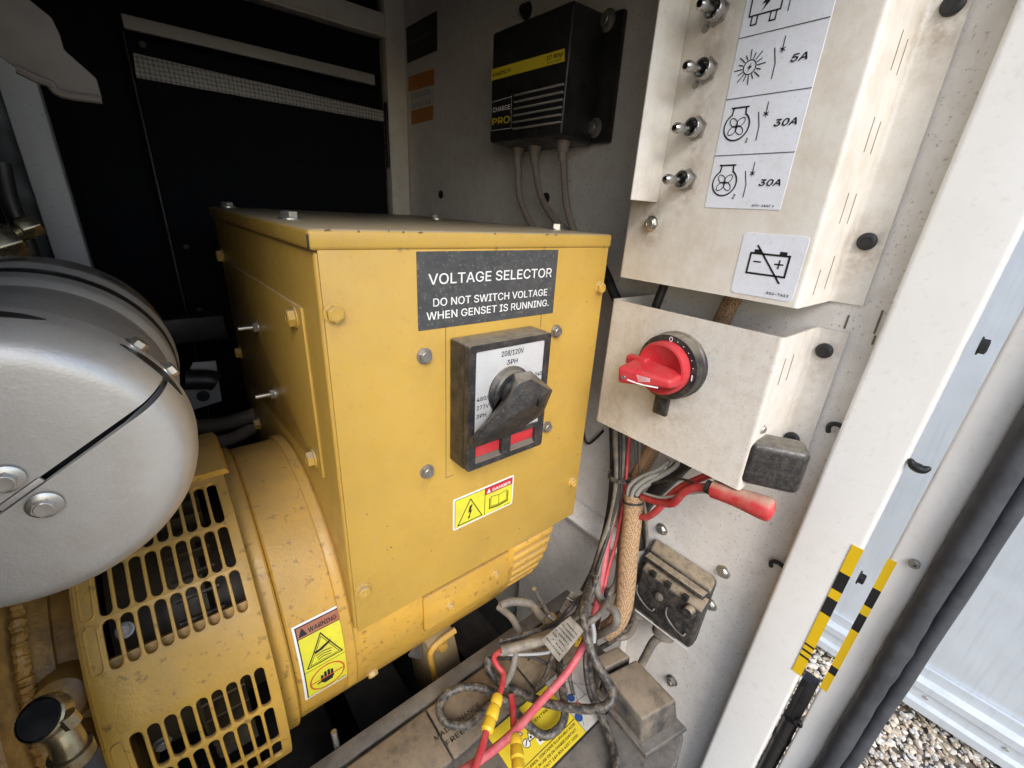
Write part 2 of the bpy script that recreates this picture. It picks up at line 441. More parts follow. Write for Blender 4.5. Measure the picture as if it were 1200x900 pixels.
postm = material('grey_frame_paint', (.36, .355, .35), .55, mott=.08, speck=(.2, .18, .16), samt=.4, sscale=160)
def braid_material():
    m = bpy.data.materials.new('tan_braid'); m.use_nodes = True
    N = m.node_tree.nodes; L = m.node_tree.links; bs = N['Principled BSDF']
    tc = N.new('ShaderNodeTexCoord'); v = N.new('ShaderNodeTexVoronoi'); v.inputs['Scale'].default_value = 360; v.inputs['Randomness'].default_value = .35
    L.new(tc.outputs['Object'], v.inputs['Vector'])
    r = N.new('ShaderNodeValToRGB'); r.color_ramp.elements[0].color = (.55, .36, .20, 1); r.color_ramp.elements[1].color = (.17, .10, .055, 1)
    r.color_ramp.elements[0].position = .25; r.color_ramp.elements[1].position = .75
    L.new(v.outputs['Distance'], r.inputs[0]); L.new(r.outputs[0], bs.inputs['Base Color'])
    bs.inputs['Roughness'].default_value = .8
    b = N.new('ShaderNodeBump'); b.inputs['Distance'].default_value = .0012; b.invert = True
    L.new(v.outputs['Distance'], b.inputs['Height']); L.new(b.outputs[0], bs.inputs['Normal'])
    return m
braid = braid_material()
def perf_material():
    m = bpy.data.materials.new('perforated_strip'); m.use_nodes = True
    N = m.node_tree.nodes; L = m.node_tree.links; bs = N['Principled BSDF']
    tc = N.new('ShaderNodeTexCoord'); v = N.new('ShaderNodeTexVoronoi'); v.inputs['Scale'].default_value = 115; v.inputs['Randomness'].default_value = .15
    L.new(tc.outputs['Object'], v.inputs['Vector'])
    r = N.new('ShaderNodeValToRGB'); r.color_ramp.elements[0].color = (.42, .42, .42, 1); r.color_ramp.elements[1].color = (.06, .06, .06, 1)
    r.color_ramp.elements[0].position = .3; r.color_ramp.elements[1].position = .7
    L.new(v.outputs['Distance'], r.inputs[0]); L.new(r.outputs[0], bs.inputs['Base Color'])
    bs.inputs['Roughness'].default_value = .5
    return m
perf = perf_material()

# ================================================================== the setting
# ground with gravel outside, the enclosure's walls, roof and floor
gm = material('gravel_soil', (.26, .22, .17), .9, mott=.3, mscale=40, dust=(.12, .10, .08), damt=.6, dscale=90, bump=.003, bscale=120)
bm = nb()
n = 40
for i in range(n+1):
    for j in range(n+1):
        x, y = -30+60*i/n, -32+60*j/n
        bm.verts.new((x, y, -1.31+random.uniform(-.012, .012)))
bm.verts.ensure_lookup_table()
for i in range(n):
    for j in range(n):
        a = i*(n+1)+j
        bm.faces.new([bm.verts[a], bm.verts[a+n+1], bm.verts[a+n+2], bm.verts[a+1]])
tag(obj('ground', bm, gm), kind='structure')

def stone_mat():
    m = bpy.data.materials.new('gravel_stones'); m.use_nodes = True
    N = m.node_tree.nodes; L = m.node_tree.links; bs = N['Principled BSDF']
    g = N.new('ShaderNodeNewGeometry'); r = N.new('ShaderNodeValToRGB')
    e = r.color_ramp.elements
    e[0].color = (.26, .20, .15, 1); e[1].color = (.80, .77, .70, 1)
    for p, c in ((.25, (.55, .45, .33, 1)), (.5, (.66, .59, .48, 1)), (.75, (.48, .46, .44, 1))):
        k = e.new(p); k.color = c
    L.new(g.outputs['Random Per Island'], r.inputs[0])
    t = N.new('ShaderNodeTexCoord'); no = N.new('ShaderNodeTexNoise'); no.inputs['Scale'].default_value = 90
    L.new(t.outputs['Object'], no.inputs['Vector'])
    mx = N.new('ShaderNodeMix'); mx.data_type = 'RGBA'; mx.blend_type = 'MULTIPLY'; mx.inputs[0].default_value = .5
    L.new(r.outputs[0], mx.inputs[6]); L.new(no.outputs['Color'], mx.inputs[7])
    L.new(r.outputs[0], bs.inputs['Base Color']); bs.inputs['Roughness'].default_value = .85
    return m
V, F = [], []
ico = nb(); bmesh.ops.create_icosphere(ico, subdivisions=1, radius=1)
ico.verts.ensure_lookup_table(); ico.verts.index_update()
iv = [v.co.copy() for v in ico.verts]; iff = [[v.index for v in f.verts] for f in ico.faces]; ico.free()
for k in range(20000):
    x = random.uniform(.74, 1.9); y = random.uniform(-.95, .45)
    s = random.choice((.0035, .0045, .005, .006, .007, .0085, .011))
    R_ = Matrix.Rotation(random.random()*6.28, 3, 'Z') @ Matrix.Rotation(random.uniform(-.5, .5), 3, 'X')
    sx, sy, sz = s*random.uniform(.8, 1.5), s*random.uniform(.6, 1.1), s*random.uniform(.35, .7)
    b = len(V); z = -1.303+random.uniform(0, .012)
    for v in iv:
        j = random.uniform(.75, 1.15)
        q = R_ @ Vector((v.x*sx*j, v.y*sy*j, v.z*sz*j))
        V.append((q.x+x, q.y+y, q.z+z))
    F += [[b+i for i in f] for f in iff]
me = bpy.data.meshes.new('gravel'); me.from_pydata(V, [], F); me.materials.append(stone_mat())
g = put(bpy.data.objects.new('gravel', me)); tag(g, 'mixed tan and grey gravel outside the open door', 'gravel', kind='stuff')
strawm = material('dry_straw', (.55, .45, .28), .8, mott=.1)
for k, (p, q) in enumerate([((1.4793, -0.162, -1.285), (1.3844, -0.2468, -1.285)), ((1.5107, 0.0689, -1.285), (1.4818, 0.0248, -1.285)), ((1.4982, 0.0339, -1.285), (1.4475, 0.0506, -1.285))]):
    p = Vector(p); q = Vector(q); m = (p+q)/2+Vector((.012, .006, .006))
    tag(obj('straw', tube([p, m, q], .0016, 6, 4), strawm), ['long dry straw lying on the gravel beside the grey panel', 'pale straw on gravel seen through the slot, the one lying across', 'pale straw on gravel seen through the slot, the short lower one'][k], 'straw')

# right wall: a thick painted sheet
wr = tag(obj('wall_right', bbox((.70, .095, -1.24), (.725, 1.44, .76)), wallm), kind='structure')
obj('seam_strip', bbox((.6975, .415, -.72), (.6995, .43, -.10), .0008), wallm, wr)
obj('ledge', hexa([(.655, .35, -.672), (.699, .35, -.672), (.699, .70, -.672), (.655, .70, -.672), (.648, .35, -.655), (.699, .35, -.64), (.699, .70, -.64), (.648, .70, -.655)], .002), wallm, wr)
obj('lower_panel', bbox((.672, .35, -1.2), (.699, .70, -.674)), wallm, wr)
for p, kind, r, mt in [((0.7, 0.3294, -0.5762), 'flange', .0085, zinc), ((0.7, 0.2015, -0.5833), 'flange', .0085, zinc), ((0.7, 0.2059, -0.6667), 'flange', .0085, zinc),
                       ((0.7, 0.2338, -0.9127), 'nut', .009, zincd), ((0.7, 1.1812, 0.0304), 'dome', .011, steelb), ((0.7, 0.7423, 0.0285), 'dome', .011, steelb),
                       ((0.7, 0.84, 0.3747), 'nut', .011, steelb)]:
    bolt(wr, p, (-1, 0, 0), r, mt, kind)
for (y, z, h) in ((.118, -.105, .03), (.116, -.128, .012), (.150, -.112, .018)):     # chipped paint edge beside the lower bracket
    obj('paint_chip', bbox((.6992, y-.0011, z-h/2), (.69985, y+.0011, z+h/2)), crack, wr)

# back wall: foam lined sheet with a panel frame, and the corner post
wb = tag(obj('wall_back', bbox((-1.5, 1.42, -1.24), (.699, 1.44, .76)), foam), kind='structure')
tag(obj('ceiling', bbox((-1.5, .06, .74), (.699, 1.419, .758)), foam), kind='structure')
tag(obj('floor', bbox((-1.5, .08, -1.24), (.699, 1.419, -1.22)), steelb), kind='structure')
tag(obj('wall_left', bbox((-1.5, .08, -1.219), (-1.47, 1.419, .739)), foam), kind='structure')

t = thing('foam_panel', (.34, 1.41, -.6), 'black foam access panel on the back wall with a pale strip across its top', 'panel')
obj('foam_pad', bbox((.0635, 1.385, -1.0), (.63, 1.419, .295), .008), foam, t)
obj('edge_strip', bbox((.058, 1.375, -.9), (.0633, 1.418, .30), .0015), steelb, t)
obj('top_bar', bbox((.064, 1.372, .304), (.603, 1.384, .330), .003), postm, t)
obj('perforated_strip', hexa([(.066, 1.374, .219), (.625, 1.374, .219), (.625, 1.3845, .219), (.066, 1.3845, .219), (.070, 1.374, .264), (.625, 1.374, .246), (.625, 1.3845, .246), (.070, 1.3845, .264)], .001), perf, t)
for z in (.285, -.13, -.29):
    bolt(t, (.09, 1.384, z), (0, -1, 0), .008, steelb, 'dome')

t = thing('corner_post', (.668, 1.40, -1.2), 'cream square post in the far corner behind the yellow box', 'post')
obj('post', bbox((.638, 1.37, -1.2), (.6975, 1.418, .735), .004), white, t)
obj('hinge_leaf', bbox((.630, 1.372, .10), (.6375, 1.384, .27), .002), steelb, t)
t = thing('top_rail', (.4, 1.38, .46), 'cream frame rail running along the top of the back wall', 'rail')
obj('rail', bbox((-.9, 1.365, .425), (.637, 1.418, .475), .004), white, t)
obj('lip', bbox((-.9, 1.355, .418), (.637, 1.3645, .4248), .002), white, t)
t = thing('roof_bow', (.5, 1.2, .62), 'pale roof cross member at the very top of the enclosure', 'beam')
obj('beam', bbox((.30, .9, .60), (.34, 1.415, .64), .004), white, t)

t = thing('side_post', (-.085, 1.0, -1.2), 'grey painted upright post behind the exhaust shield', 'post')
obj('post', bbox((-.107, 1.0, -1.2), (-.067, 1.05, .73), .003), postm, t)
obj('flange', bbox((-.150, 1.03, -1.2), (-.1075, 1.049, .73), .002), steelb, t)

# brown sheet metal bracket hanging in at the top left
poly = [(-0.0367, 0.62, 0.1473), (-0.02, 0.62, 0.1333), (-0.0175, 0.62, 0.1218), (-0.0174, 0.62, 0.1107), (-0.0062, 0.62, 0.099), (-0.0001, 0.62, 0.0923), (0.0003, 0.62, 0.0754), (-0.0274, 0.62, 0.0753), (-0.0334, 0.62, 0.082), (-0.0414, 0.62, 0.0843), (-0.0513, 0.62, 0.0898), (-0.0672, 0.62, 0.1031), (-0.0671, 0.62, 0.1378)]
t = thing('heat_guard', poly[7], 'brown dusty folded sheet guard hanging in the top left corner', 'guard')
obj('sheet', prism(poly, (0, 0, 0), (0, .004, 0), .0012), brown, t)
bm = tube([(-0.0513, 0.618, 0.0889), (-0.0412, 0.618, 0.084), (-0.0333, 0.618, 0.0817), (-0.0273, 0.618, 0.075), (-0.0003, 0.618, 0.075)], .0035, 8, 4)
obj('folded_lip', bm, brown, t)

# ------------------------------------------------------------------ door frame, door edge, panel outside
TILT = T((.66, .1115, -.25)) @ Matrix.Rotation(math.radians(1.33), 4, 'X') @ T((-.66, -.1115, .25))
t = thing('door_jamb', (.68, .11, -1.2), 'white painted steel door jamb with a long slot beside it', 'door frame')
obj('face', sheet([(.70, .1105), (.660, .1105), (.660, .037), (.676, .037)], -1.2, .75, .003, .006), jambw, t, TILT)
obj('back_leg', bbox((.688, .05, -1.2), (.699, .094, .75), .001), jambw, t, TILT)
for i, (z0, z1, mt) in enumerate([(-.388, -.435, tapey), (-.4352, -.466, tapek), (-.4662, -.482, tapey), (-.4822, -.512, tapek), (-.5122, -.577, tapey), (-.5772, -.581, tapek), (-.5812, -.589, tapey),
                                  (-.5892, -.593, tapek), (-.5932, -.601, tapey), (-.6012, -.605, tapek), (-.6052, -.640, tapey)]):
    obj('hazard_tape', bbox((.6588, .0362, z1), (.6598, .0490, z0)), mt, t, TILT)
bolt(t, (0.672, 0.0245, -0.1065), (0, -1, 0), .008, steelb, 'hex')
bolt(t, (0.672, 0.034, -0.4387), (0, -1, 0), .008, steelb, 'hex')
for k, (p, z) in enumerate([((.668, .030), -.215)]):
    bm = tube([(.6625, .036, -.247), (.6625, .031, -.2535), (.6625, .022, -.2545), (.6625, .0165, -.249)], lambda q: .0058-.0044*abs(2*q-1)**2, 10, 5)
    obj('clip', bm, blackc, t, TILT)
t2 = thing('door_leaf', (.68, -.005, -1.2), 'white folded edge of the open door with black rubber seal beside the slot', 'door')
obj('edge', sheet([(.690, .0115), (.660, .0115), (.660, -.0225), (.664, -.026), (.690, -.026)], -1.2, .75, .0025, .004), jambw, t2, TILT)
for i, (z0, z1, mt) in enumerate([(-.382, -.432, tapey), (-.4322, -.463, tapek), (-.4632, -.479, tapey), (-.4792, -.509, tapek), (-.5092, -.585, tapey), (-.5852, -.600, tapek), (-.6002, -.635, tapey)]):
    obj('hazard_tape', bbox((.6590, .0030, z1), (.6598, .0122, z0)), mt, t2, TILT)
bolt(t2, (0.6598, -0.0078, -0.3743), (-1, 0, 0), .0055, zincd, 'socket', 'rivet')
def seal_half(cx, cy, r, amp, ph):
    pts = [(cx, cy, -1.2+1.95*k/400) for k in range(401)]
    bm = nb(); rings = []
    for k, p in enumerate(pts):
        z = p[2]
        w = amp*(math.sin(z*37+ph)+.8*math.sin(z*143+ph*2)*max(0, math.sin(z*11+ph))+.5*math.sin(z*61)*max(0, math.sin(z*7+1))+.4*math.sin(z*23))
        rings.append([bm.verts.new((p[0]+(r+w)*math.cos(a)*1.15, p[1]+(r+w)*math.sin(a), z)) for a in [2*math.pi*q/14 for q in range(14)]])
    for a, b in zip(rings, rings[1:]):
        for q in range(14): bm.faces.new([a[q], a[(q+1) % 14], b[(q+1) % 14], b[q]])
    bm.faces.new(rings[0]); bm.faces.new(rings[-1])
    return bm
obj('seal_bulb', seal_half(.653, -.0355, .0128, .0006, 1), rubber, t2, TILT, smooth=60)
obj('seal_lip', seal_half(.668, -.055, .0092, .0003, 3), rubber, t2, TILT, smooth=60)
# the black hold-open strut in the slot
t = thing('door_strut', (.672, .025, -.95), 'black telescopic door strut standing in the slot below the hazard tape', 'strut')
obj('channel', bbox((.664, .0145, -.735), (.684, .0345, -.645), .002), blackc, t, TILT)
obj('groove_shade', bbox((.6625, .0275, -.73), (.6638, .0335, -.66), .0004), steelb, t, TILT)  # dark strip laid on the channel as the shade in its slot
obj('tube', tube([(.674, .0245, -1.15), (.674, .0245, -.742)], .0118, 18, smooth=False), blackc, t, TILT)
obj('collar', tube([(.674, .0245, -.80), (.674, .0245, -.787)], .0128, 18, smooth=False), steelb, t, TILT)
bolt(t, (.6625, .025, -.728), (-1, 0, 0), .006, steelb, 'socket')

# grey metal panel standing outside
t = thing('outer_panel', (1.5, -.3, -1.27), 'tall brushed grey metal panel standing on gravel beyond the door', 'panel')
obj('sheet', bbox((1.50, -2.2, -1.135), (1.53, 1.5, .55)), alu, t)
rl = obj('bottom_rail', prism([(1.53, 0, -1.27), (1.466, 0, -1.27), (1.466, 0, -1.245), (1.478, 0, -1.238), (1.478, 0, -1.205), (1.470, 0, -1.20), (1.470, 0, -1.178), (1.488, 0, -1.168), (1.488, 0, -1.136), (1.53, 0, -1.136)], (0, -2.2, 0), (0, 1.5, 0)), alu, t)
for k in range(12):
    bolt(rl, (1.4778, -1.6+k*.16, -1.221), (-1, 0, 0), .006, zinc, 'dome', 'rivet')
# hooks that peep out behind the jamb
for k, (p, lab) in enumerate([((0.697, 0.1214, -0.2533), 'upper black hook clip on the wall, half hidden by the white jamb'), ((0.697, 0.1311, -0.5059), 'lower black hook clip on the wall, half hidden by the white jamb')]):
    x, y, z = p
    o = obj('hook_clip', tube([(x-.001, y+.0055, z-.010), (x-.004, y+.0065, z-.002), (x-.005, y+.0035, z+.004), (x-.005, y-.003, z+.006), (x-.003, y-.010, z+.003), (x, y-.014, z-.004)], .0034, 8, 5), blackc)
    tag(o, lab, 'clip', 'hook clips behind the jamb')
# sill corner at the bottom of the jamb
# unseen wall left of the opening and crosspiece over it, added to block light
fw = tag(obj('wall_front_blocker', bbox((-1.5, .055, -1.219), (-.18, .079, .739)), jambw), kind='structure')
obj('header_blocker', bbox((-.1795, .055, .40), (.699, .079, .739)), jambw, fw)

# ================================================================== generator barrel
CY, CZ = .678, -.595
def onbarrel(x, th, r):
    """th in degrees, 0 on top, negative towards the viewer"""
    a = math.radians(th); return Vector((x, CY+r*math.sin(a), CZ+r*math.cos(a)))
def barrel(x0, x1, r, th0=0, th1=360, seg=72, cap=True, prof=None):
    """solid of revolution round the X axis; prof = [(x, r)...]"""
    prof = prof or [(x0, 0), (x0, r), (x1, r), (x1, 0)]
    bm = nb(); cols = []
    full = abs(th1-th0) >= 360
    m = seg if full else seg+1
    for k in range(m):
        th = th0+(th1-th0)*k/seg
        cols.append([bm.verts.new(onbarrel(x, th, r_)) for x, r_ in prof])
    for k in range(seg):
        a = cols[k]; b = cols[(k+1) % m]
        for i in range(len(prof)-1): bm.faces.new([a[i], b[i], b[i+1], a[i+1]])
    if not full:
        for c_ in (cols[0], cols[-1]): bm.faces.new(c_)
    bmesh.ops.remove_doubles(bm, verts=bm.verts[:], dist=1e-6)
    return bm
gen = thing('generator', (.2, CY, -.83), 'yellow generator barrel with slotted fan cover lying under the selector box', 'generator')
obj('barrel', barrel(0, 0, 0, prof=[(.0475, 0), (.0475, .218), (.0505, .221), (.409, .221), (.4105, .2185), (.412, .2185), (.4135, .221), (.421, .221), (.421, 0)]), yelc, gen)
obj('saddle_flange', barrel(.112, .1245, 0, -110, 110, 60, prof=[(.112, .2208), (.112, .2248), (.114, .2262), (.1245, .2262), (.1245, .2208)]), yelc, gen)
obj('cover_band', barrel(.027, .0465, 0, prof=[(.024, .19), (.024, .224), (.029, .2275), (.044, .2275), (.0465, .224), (.0465, .19)]), yelc, gen)
obj('end_bell', barrel(0, 0, 0, prof=[(.4212, 0), (.4212, .206), (.505, .206), (.52, .19), (.525, 0)]), yelc, gen)
for k, th in enumerate((-74, -80, -86, -92, -98, -104, -110, -116)):
    p = onbarrel(.427, th, .207); q = onbarrel(.532-.004*k, th, .207)
    n_ = (onbarrel(0, th, 1)-onbarrel(0, th, 0)).normalized(); tt = Vector((0, -n_.z, n_.y))
    x0, x1 = .4215, .534-.0045*k
    prof = [(x0, -.012), (x1, -.012), (x1+.004, 0), (x1+.003, .010), (x1-.006, .016), (x0, .016)]
    pts = [Vector((x, 0, 0))+onbarrel(0, th, .203)+n_*h for x, h in prof]
    obj('cooling_rib', prism(pts, tt*-.0072, tt*.0072, .0042, 3), yelc, gen)
cp = obj('cover_plate', bbox((.2335, .4525, -.6365), (.405, .4585, -.566), .0012), yelc, gen)
bolt(cp, (.2805, .4525, -.6115), (0, -1, 0), .0065, yel, 'hex'); bolt(cp, (.3735, .4525, -.600), (0, -1, 0), .0065, yel, 'hex')
bolt(gen, onbarrel(.155, -118, .220), onbarrel(0, -118, 1)-onbarrel(0, -118, 0), .008, yel, 'hex')

# slotted fan cover -------------------------------------------------
RV = .25
cols_x = [-.1148+.01395*k for k in range(10)]
rows = [(-16.5, -30.2), (-31.8, -43.2), (-44.6, -55.4), (-71.5, -83.2), (-84.8, -99.3), (-100.8, -112)]
def stadium(cx, a, b, w, n=6):
    """outline in (x, arc length) with half width w"""
    s0, s1 = sorted((math.radians(a)*RV, math.radians(b)*RV)); pts = []
    for k in range(n+1):
        t_ = math.pi*k/n; pts.append((cx+w*math.cos(t_), s1-w+w*math.sin(t_)))
    for k in range(n+1):
        t_ = math.pi+math.pi*k/n; pts.append((cx+w*math.cos(t_), s0+w+w*math.sin(t_)))
    return pts
cu = bpy.data.curves.new('cut', 'CURVE'); cu.dimensions = '2D'; cu.fill_mode = 'BOTH'; cu.extrude = .0013; cu.bevel_depth = .0012; cu.bevel_resolution = 1
def spl(pts):
    s = cu.splines.new('POLY'); s.points.add(len(pts)-1); s.use_cyclic_u = True
    for i, p in enumerate(pts): s.points[i].co = (p[0], p[1], 0, 1)
s0, s1 = math.radians(-122)*RV, math.radians(20)*RV
spl([(-.1225, s0), (.0262, s0), (.0262, s1), (-.1225, s1)])
for a, b in rows:
    for k, x in enumerate(cols_x):
        if k == 0: continue
        spl(stadium(x, a+.5, b-.5, .0064))
co = bpy.data.objects.new('cut', cu)
me = bpy.data.meshes.new_from_object(co); bpy.data.objects.remove(co)
bm = nb(); bm.from_mesh(me); bpy.data.meshes.remove(me)
for k in range(36):
    s = s0+(s1-s0)*(k+.5)/36
    bmesh.ops.bisect_plane(bm, geom=bm.verts[:]+bm.edges[:]+bm.faces[:], plane_co=(0, s, 0), plane_no=(0, 1, 0), dist=1e-7)
for v in bm.verts:
    x, s, h = v.co; v.co = onbarrel(x, math.degrees(s/RV), RV+h)
bmesh.ops.remove_doubles(bm, verts=bm.verts[:], dist=1e-6)
vc = obj('fan_cover', bm, yelc, gen, smooth=40)
for a, b in rows:                                   # the first column is embossed but not cut
    th = (a+b)/2
    pts = [onbarrel(x, math.degrees(s/RV), RV+.0026) for x, s in stadium(cols_x[0], a, b, .0050)]
    n_ = onbarrel(0, th, 1)-onbarrel(0, th, 0)
    bm = nb()
    tube(pts+[pts[0]], .0012, 6, 1, bm=bm, smooth=False)
    obj('embossed_slot', bm, yelc, vc)
obj('cover_side', barrel(-.1225, -.1195, 0, -122, 20, 60, prof=[(-.1255, .19), (-.1255, .2522), (-.1228, .2535), (-.1228, .19)]), yelc, gen)
tb = [onbarrel(x, th, .262) for x, th in ((-.02, 4), (.030, 4), (.030, -26), (.022, -30), (-.02, -30))]
obj('lifting_tab', barrel(0, 0, 0, -14, 12, 12, prof=[(-.012, .2522), (-.012, .262), (.030, .262), (.034, .256), (.034, .2522)]), yelc, gen)
obj('inner_ledge', barrel(0, 0, 0, -72.5, -53.5, 12, prof=[(-.115, .222), (-.115, .238), (.022, .238), (.022, .222)]), yelc, gen)
obj('rotor', barrel(0, 0, 0, prof=[(-.115, 0), (-.115, .16), (-.06, .165), (-.055, .19), (-.02, .19), (-.015, .15), (.02, .15), (.02, 0)]), material('dark_rotor', (.06, .045, .022), .5, mott=.3, mscale=20), gen)
for k in range(26):
    th = -130+k*7
    n_ = onbarrel(0, th, 1)-onbarrel(0, th, 0); tt = Vector((0, -n_.z, n_.y))
    o_ = onbarrel(0, th, .19)
    pts = [o_+Vector((x, 0, 0))+n_*h for x, h in ((-.05, -.005), (-.005, -.005), (-.005, .022), (-.05, .022))]
    obj('fan_blade', prism(pts, tt*-.0015, tt*.0015), MATS['dark_rotor'], gen)
for th, x in ((-48, -.097), (-90, -.092), (-75, -.095)):
    bolt(gen, onbarrel(x, th, .20), onbarrel(0, th, 1)-onbarrel(0, th, 0), .007, zincd, 'hex')

# hot surface warning label wrapped on the barrel ------------------------
LW, LH = .0625, math.radians(34)*.2215
def wl(u, v, z):                                  # u 0..LW, v 0..LH upward
    return onbarrel(.0545+u, -68.5-34*(1-v/LH), .2214+z)
def wdraw(name, d, mat, par, z): return printed(name, d, mat, par, None, z, wl)
d = Draw(); d.grid(0, 0, LW, LH, 3, 14)
lab = wdraw('warning_label', d, inkw, gen, .0002)
bm = nb(); bm.from_mesh(lab.data)
r_ = bmesh.ops.extrude_face_region(bm, geom=bm.faces[:])
bmesh.ops.remove_doubles(bm, verts=bm.verts[:], dist=1e-6); bm.to_mesh(lab.data); bm.free()
lab['label'] = 'yellow warning label with hot surface triangle and no touching hand'
d = Draw(); d.grid(.003, .003, LW-.003, LH-.003, 3, 14); wdraw('border', d, ink, lab, .0004)
d = Draw(); d.grid(.0045, .0045, LW-.0045, LH-.0205, 3, 12); wdraw('yellow_field', d, styg, lab, .0006)
d = Draw(); d.grid(.0045, LH-.0195, LW-.0045, LH-.0045, 3, 3); wdraw('header_field', d, inkbr, lab, .0006)
d = Draw()
d.text('WARNING', LW*.58, LH-.0165, .0092, .036, .012)
d.line([(.0065, LH-.0168), (.0155, LH-.0168), (.011, LH-.0075)], .0014, True, .004); d.fill([(.0065, LH-.0168), (.0155, LH-.0168), (.011, LH-.0075)])
tri = [(.0085, .0625), (LW-.0085, .0625), (LW/2, .1065)]
d.line(tri, .0016, True, .006)
tri2 = [(.0125, .0650), (LW-.0125, .0650), (LW/2, .1015)]
d.line(tri2, .0008, True, .006)
d.line([(.0045, .0570), (LW-.0045, .0570)], .0008, False, .01)
d.fill([(.020, .0795), (.030, .0815), (.040, .0865), (.0425, .0905), (.036, .0885), (.026, .0845), (.020, .0835)])
for i, yy in enumerate((.0775, .0735, .0695)): d.line([(.021+i*.001, yy-.001), (.030, yy+.001), (.041-i*.001, yy-.001)], .0012, False, .005)
d.fill([(.0225, .0305), (.0390, .0305), (.0400, .0260), (.0370, .0190), (.0270, .0180), (.0225, .0235)])
d.fill([(.0225, .0270), (.0235, .0235), (.0180, .0225), (.0165, .0250)])
for fx, fh in ((.0240, .0375), (.0285, .0415), (.0330, .0420), (.0372, .0395)): d.fill([(fx-.0019, .0300), (fx+.0019, .0300), (fx+.0017, fh), (fx-.0015, fh)])
d.text('366-7821', LW*.78, .0058, .0022, .010, .01)
wdraw('symbol_print', d, ink, lab, .0008)
d = Draw(); d.ring(LW/2, .030, .0225, .0022, seg=40); d.line([(LW/2-.0215, .030), (LW/2+.0215, .030)], .002, False, .006)
wdraw('prohibition_ring', d, inkor, lab, .0010)

# foot of the generator -------------------------------------------
ft = obj('foot', hexa([(.285, .50, -1.0), (.362, .50, -1.0), (.362, .60, -1.0), (.285, .60, -1.0), (.262, .50, -.742), (.318, .50, -.742), (.318, .60, -.742), (.262, .60, -.742)], .003), footm, gen)
obj('front_rim', tube([(.318, .494, -.738), (.285, .494, -.742), (.268, .494, -.752), (.266, .494, -.772), (.276, .494, -.85), (.290, .494, -1.0)], .0058, 8, 6), yelc, ft)
bolt(ft, (.292, .4985, -.762), (0, -1, 0), .0095, yelc, 'hex')
obj('gusset', prism([(.236, .52, -.772), (.262, .52, -.748), (.262, .52, -.80)], (0, 0, 0), (0, .006, 0)), zincd, ft)
for k, (x0, x1, y0, y1, z1, lab_) in enumerate([(.16, .245, .36, 1.35, -.96, 'black skid beam left of the yellow foot'), (.38, .45, .42, 1.35, -.90, 'black skid beam right of the yellow foot'), (.02, .10, .35, 1.35, -.99, 'black skid beam nearest the fan cover')]):
    b_ = thing('skid_beam', ((x0+x1)/2, .8, -1.2), lab_, 'beam', 'black skid beams')
    obj('web', bbox((x0, y0, -1.21), (x1, y1, z1-.0125), .002), steelb, b_)
    obj('cap', bbox((x0-.012, y0, z1-.012), (x1+.012, y1, z1), .002), steelb, b_)

# ================================================================== voltage selector box
bx = thing('selector_box', (.347, .77, -.556), 'large yellow sheet metal box with voltage selector switch on its front', 'control box')
obj('body', bbox((.1272, .4535, -.5545), (.5645, 1.10, -.0475), .0035, 3), yel, bx)
fp = obj('front_panel', bbox((.1305, .4500, -.5560), (.5665, .4530, -.0440), .0010), yel, bx)
lid = nb()
lo = [(.1225, .4475), (.5695, .4475), (.5695, 1.115), (.1225, 1.115)]
lid = bbox((.1225, .4475, -.0462), (.5695, 1.115, -.0262), .0045, 3)
ld = obj('lid', lid, yel, bx)
obj('lid_corner_gap', bbox((.1215, .4470, -.0455), (.1232, .4482, -.031), .0003), steelb, ld)
for p in ((0.1523, 0.6266, -0.026), (0.1521, 1.0815, -0.026), (0.5469, 0.549, -0.026), (0.4835, 0.8368, -0.026)):
    bolt(ld, p, (0, 0, 1), .0105 if p[1] < .6 else .011, zinc, 'hex', spin=.3)
sp = obj('side_panel', prism([(.1272, .512, -.113), (.1272, 1.03, -.122), (.1272, 1.03, -.375), (.1272, .555, -.329), (.1272, .508, -.333)], (0, 0, 0), (-.0032, 0, 0), .0008), yel, bx)
for p in ((0.124, 0.7922, -0.1996), (0.124, 0.7383, -0.2983)):
    bolt(sp, p, (-1, 0, 0), .0082, zinc, 'stud', 'stud', spin=.2)
bolt(sp, (0.124, 0.539, -0.1293), (-1, 0, 0), .0105, yel, 'hex'); bolt(sp, (0.124, 0.5389, -0.3189), (-1, 0, 0), .0105, yel, 'hex')
for p in ((.127, 1.07, -.118), (.127, 1.07, -.322), (.127, .99, -.462)):
    bolt(bx, p, (-1, 0, 0), .0115, yel, 'hex')
for p, m_, r in [((.140, .4500, -.1074), yel, .0088), ((.1421, .4500, -.4848), yel, .0088), ((.5486, .4500, -.4734), yel, .0082), ((.5553, .4500, -.1069), yel, .0085),
                 ((.2417, .45, -.170), zincd, .0082), ((.2418, .45, -.3344), zincd, .0082), ((.4655, .45, -.1672), zincd, .0082), ((.4648, .45, -.3307), zincd, .0082)]:
    b_ = bolt(fp, p, (0, -1, 0), r, m_, 'hex')
    if m_ is zincd: b_['label'] = 'dark unpainted bolt'
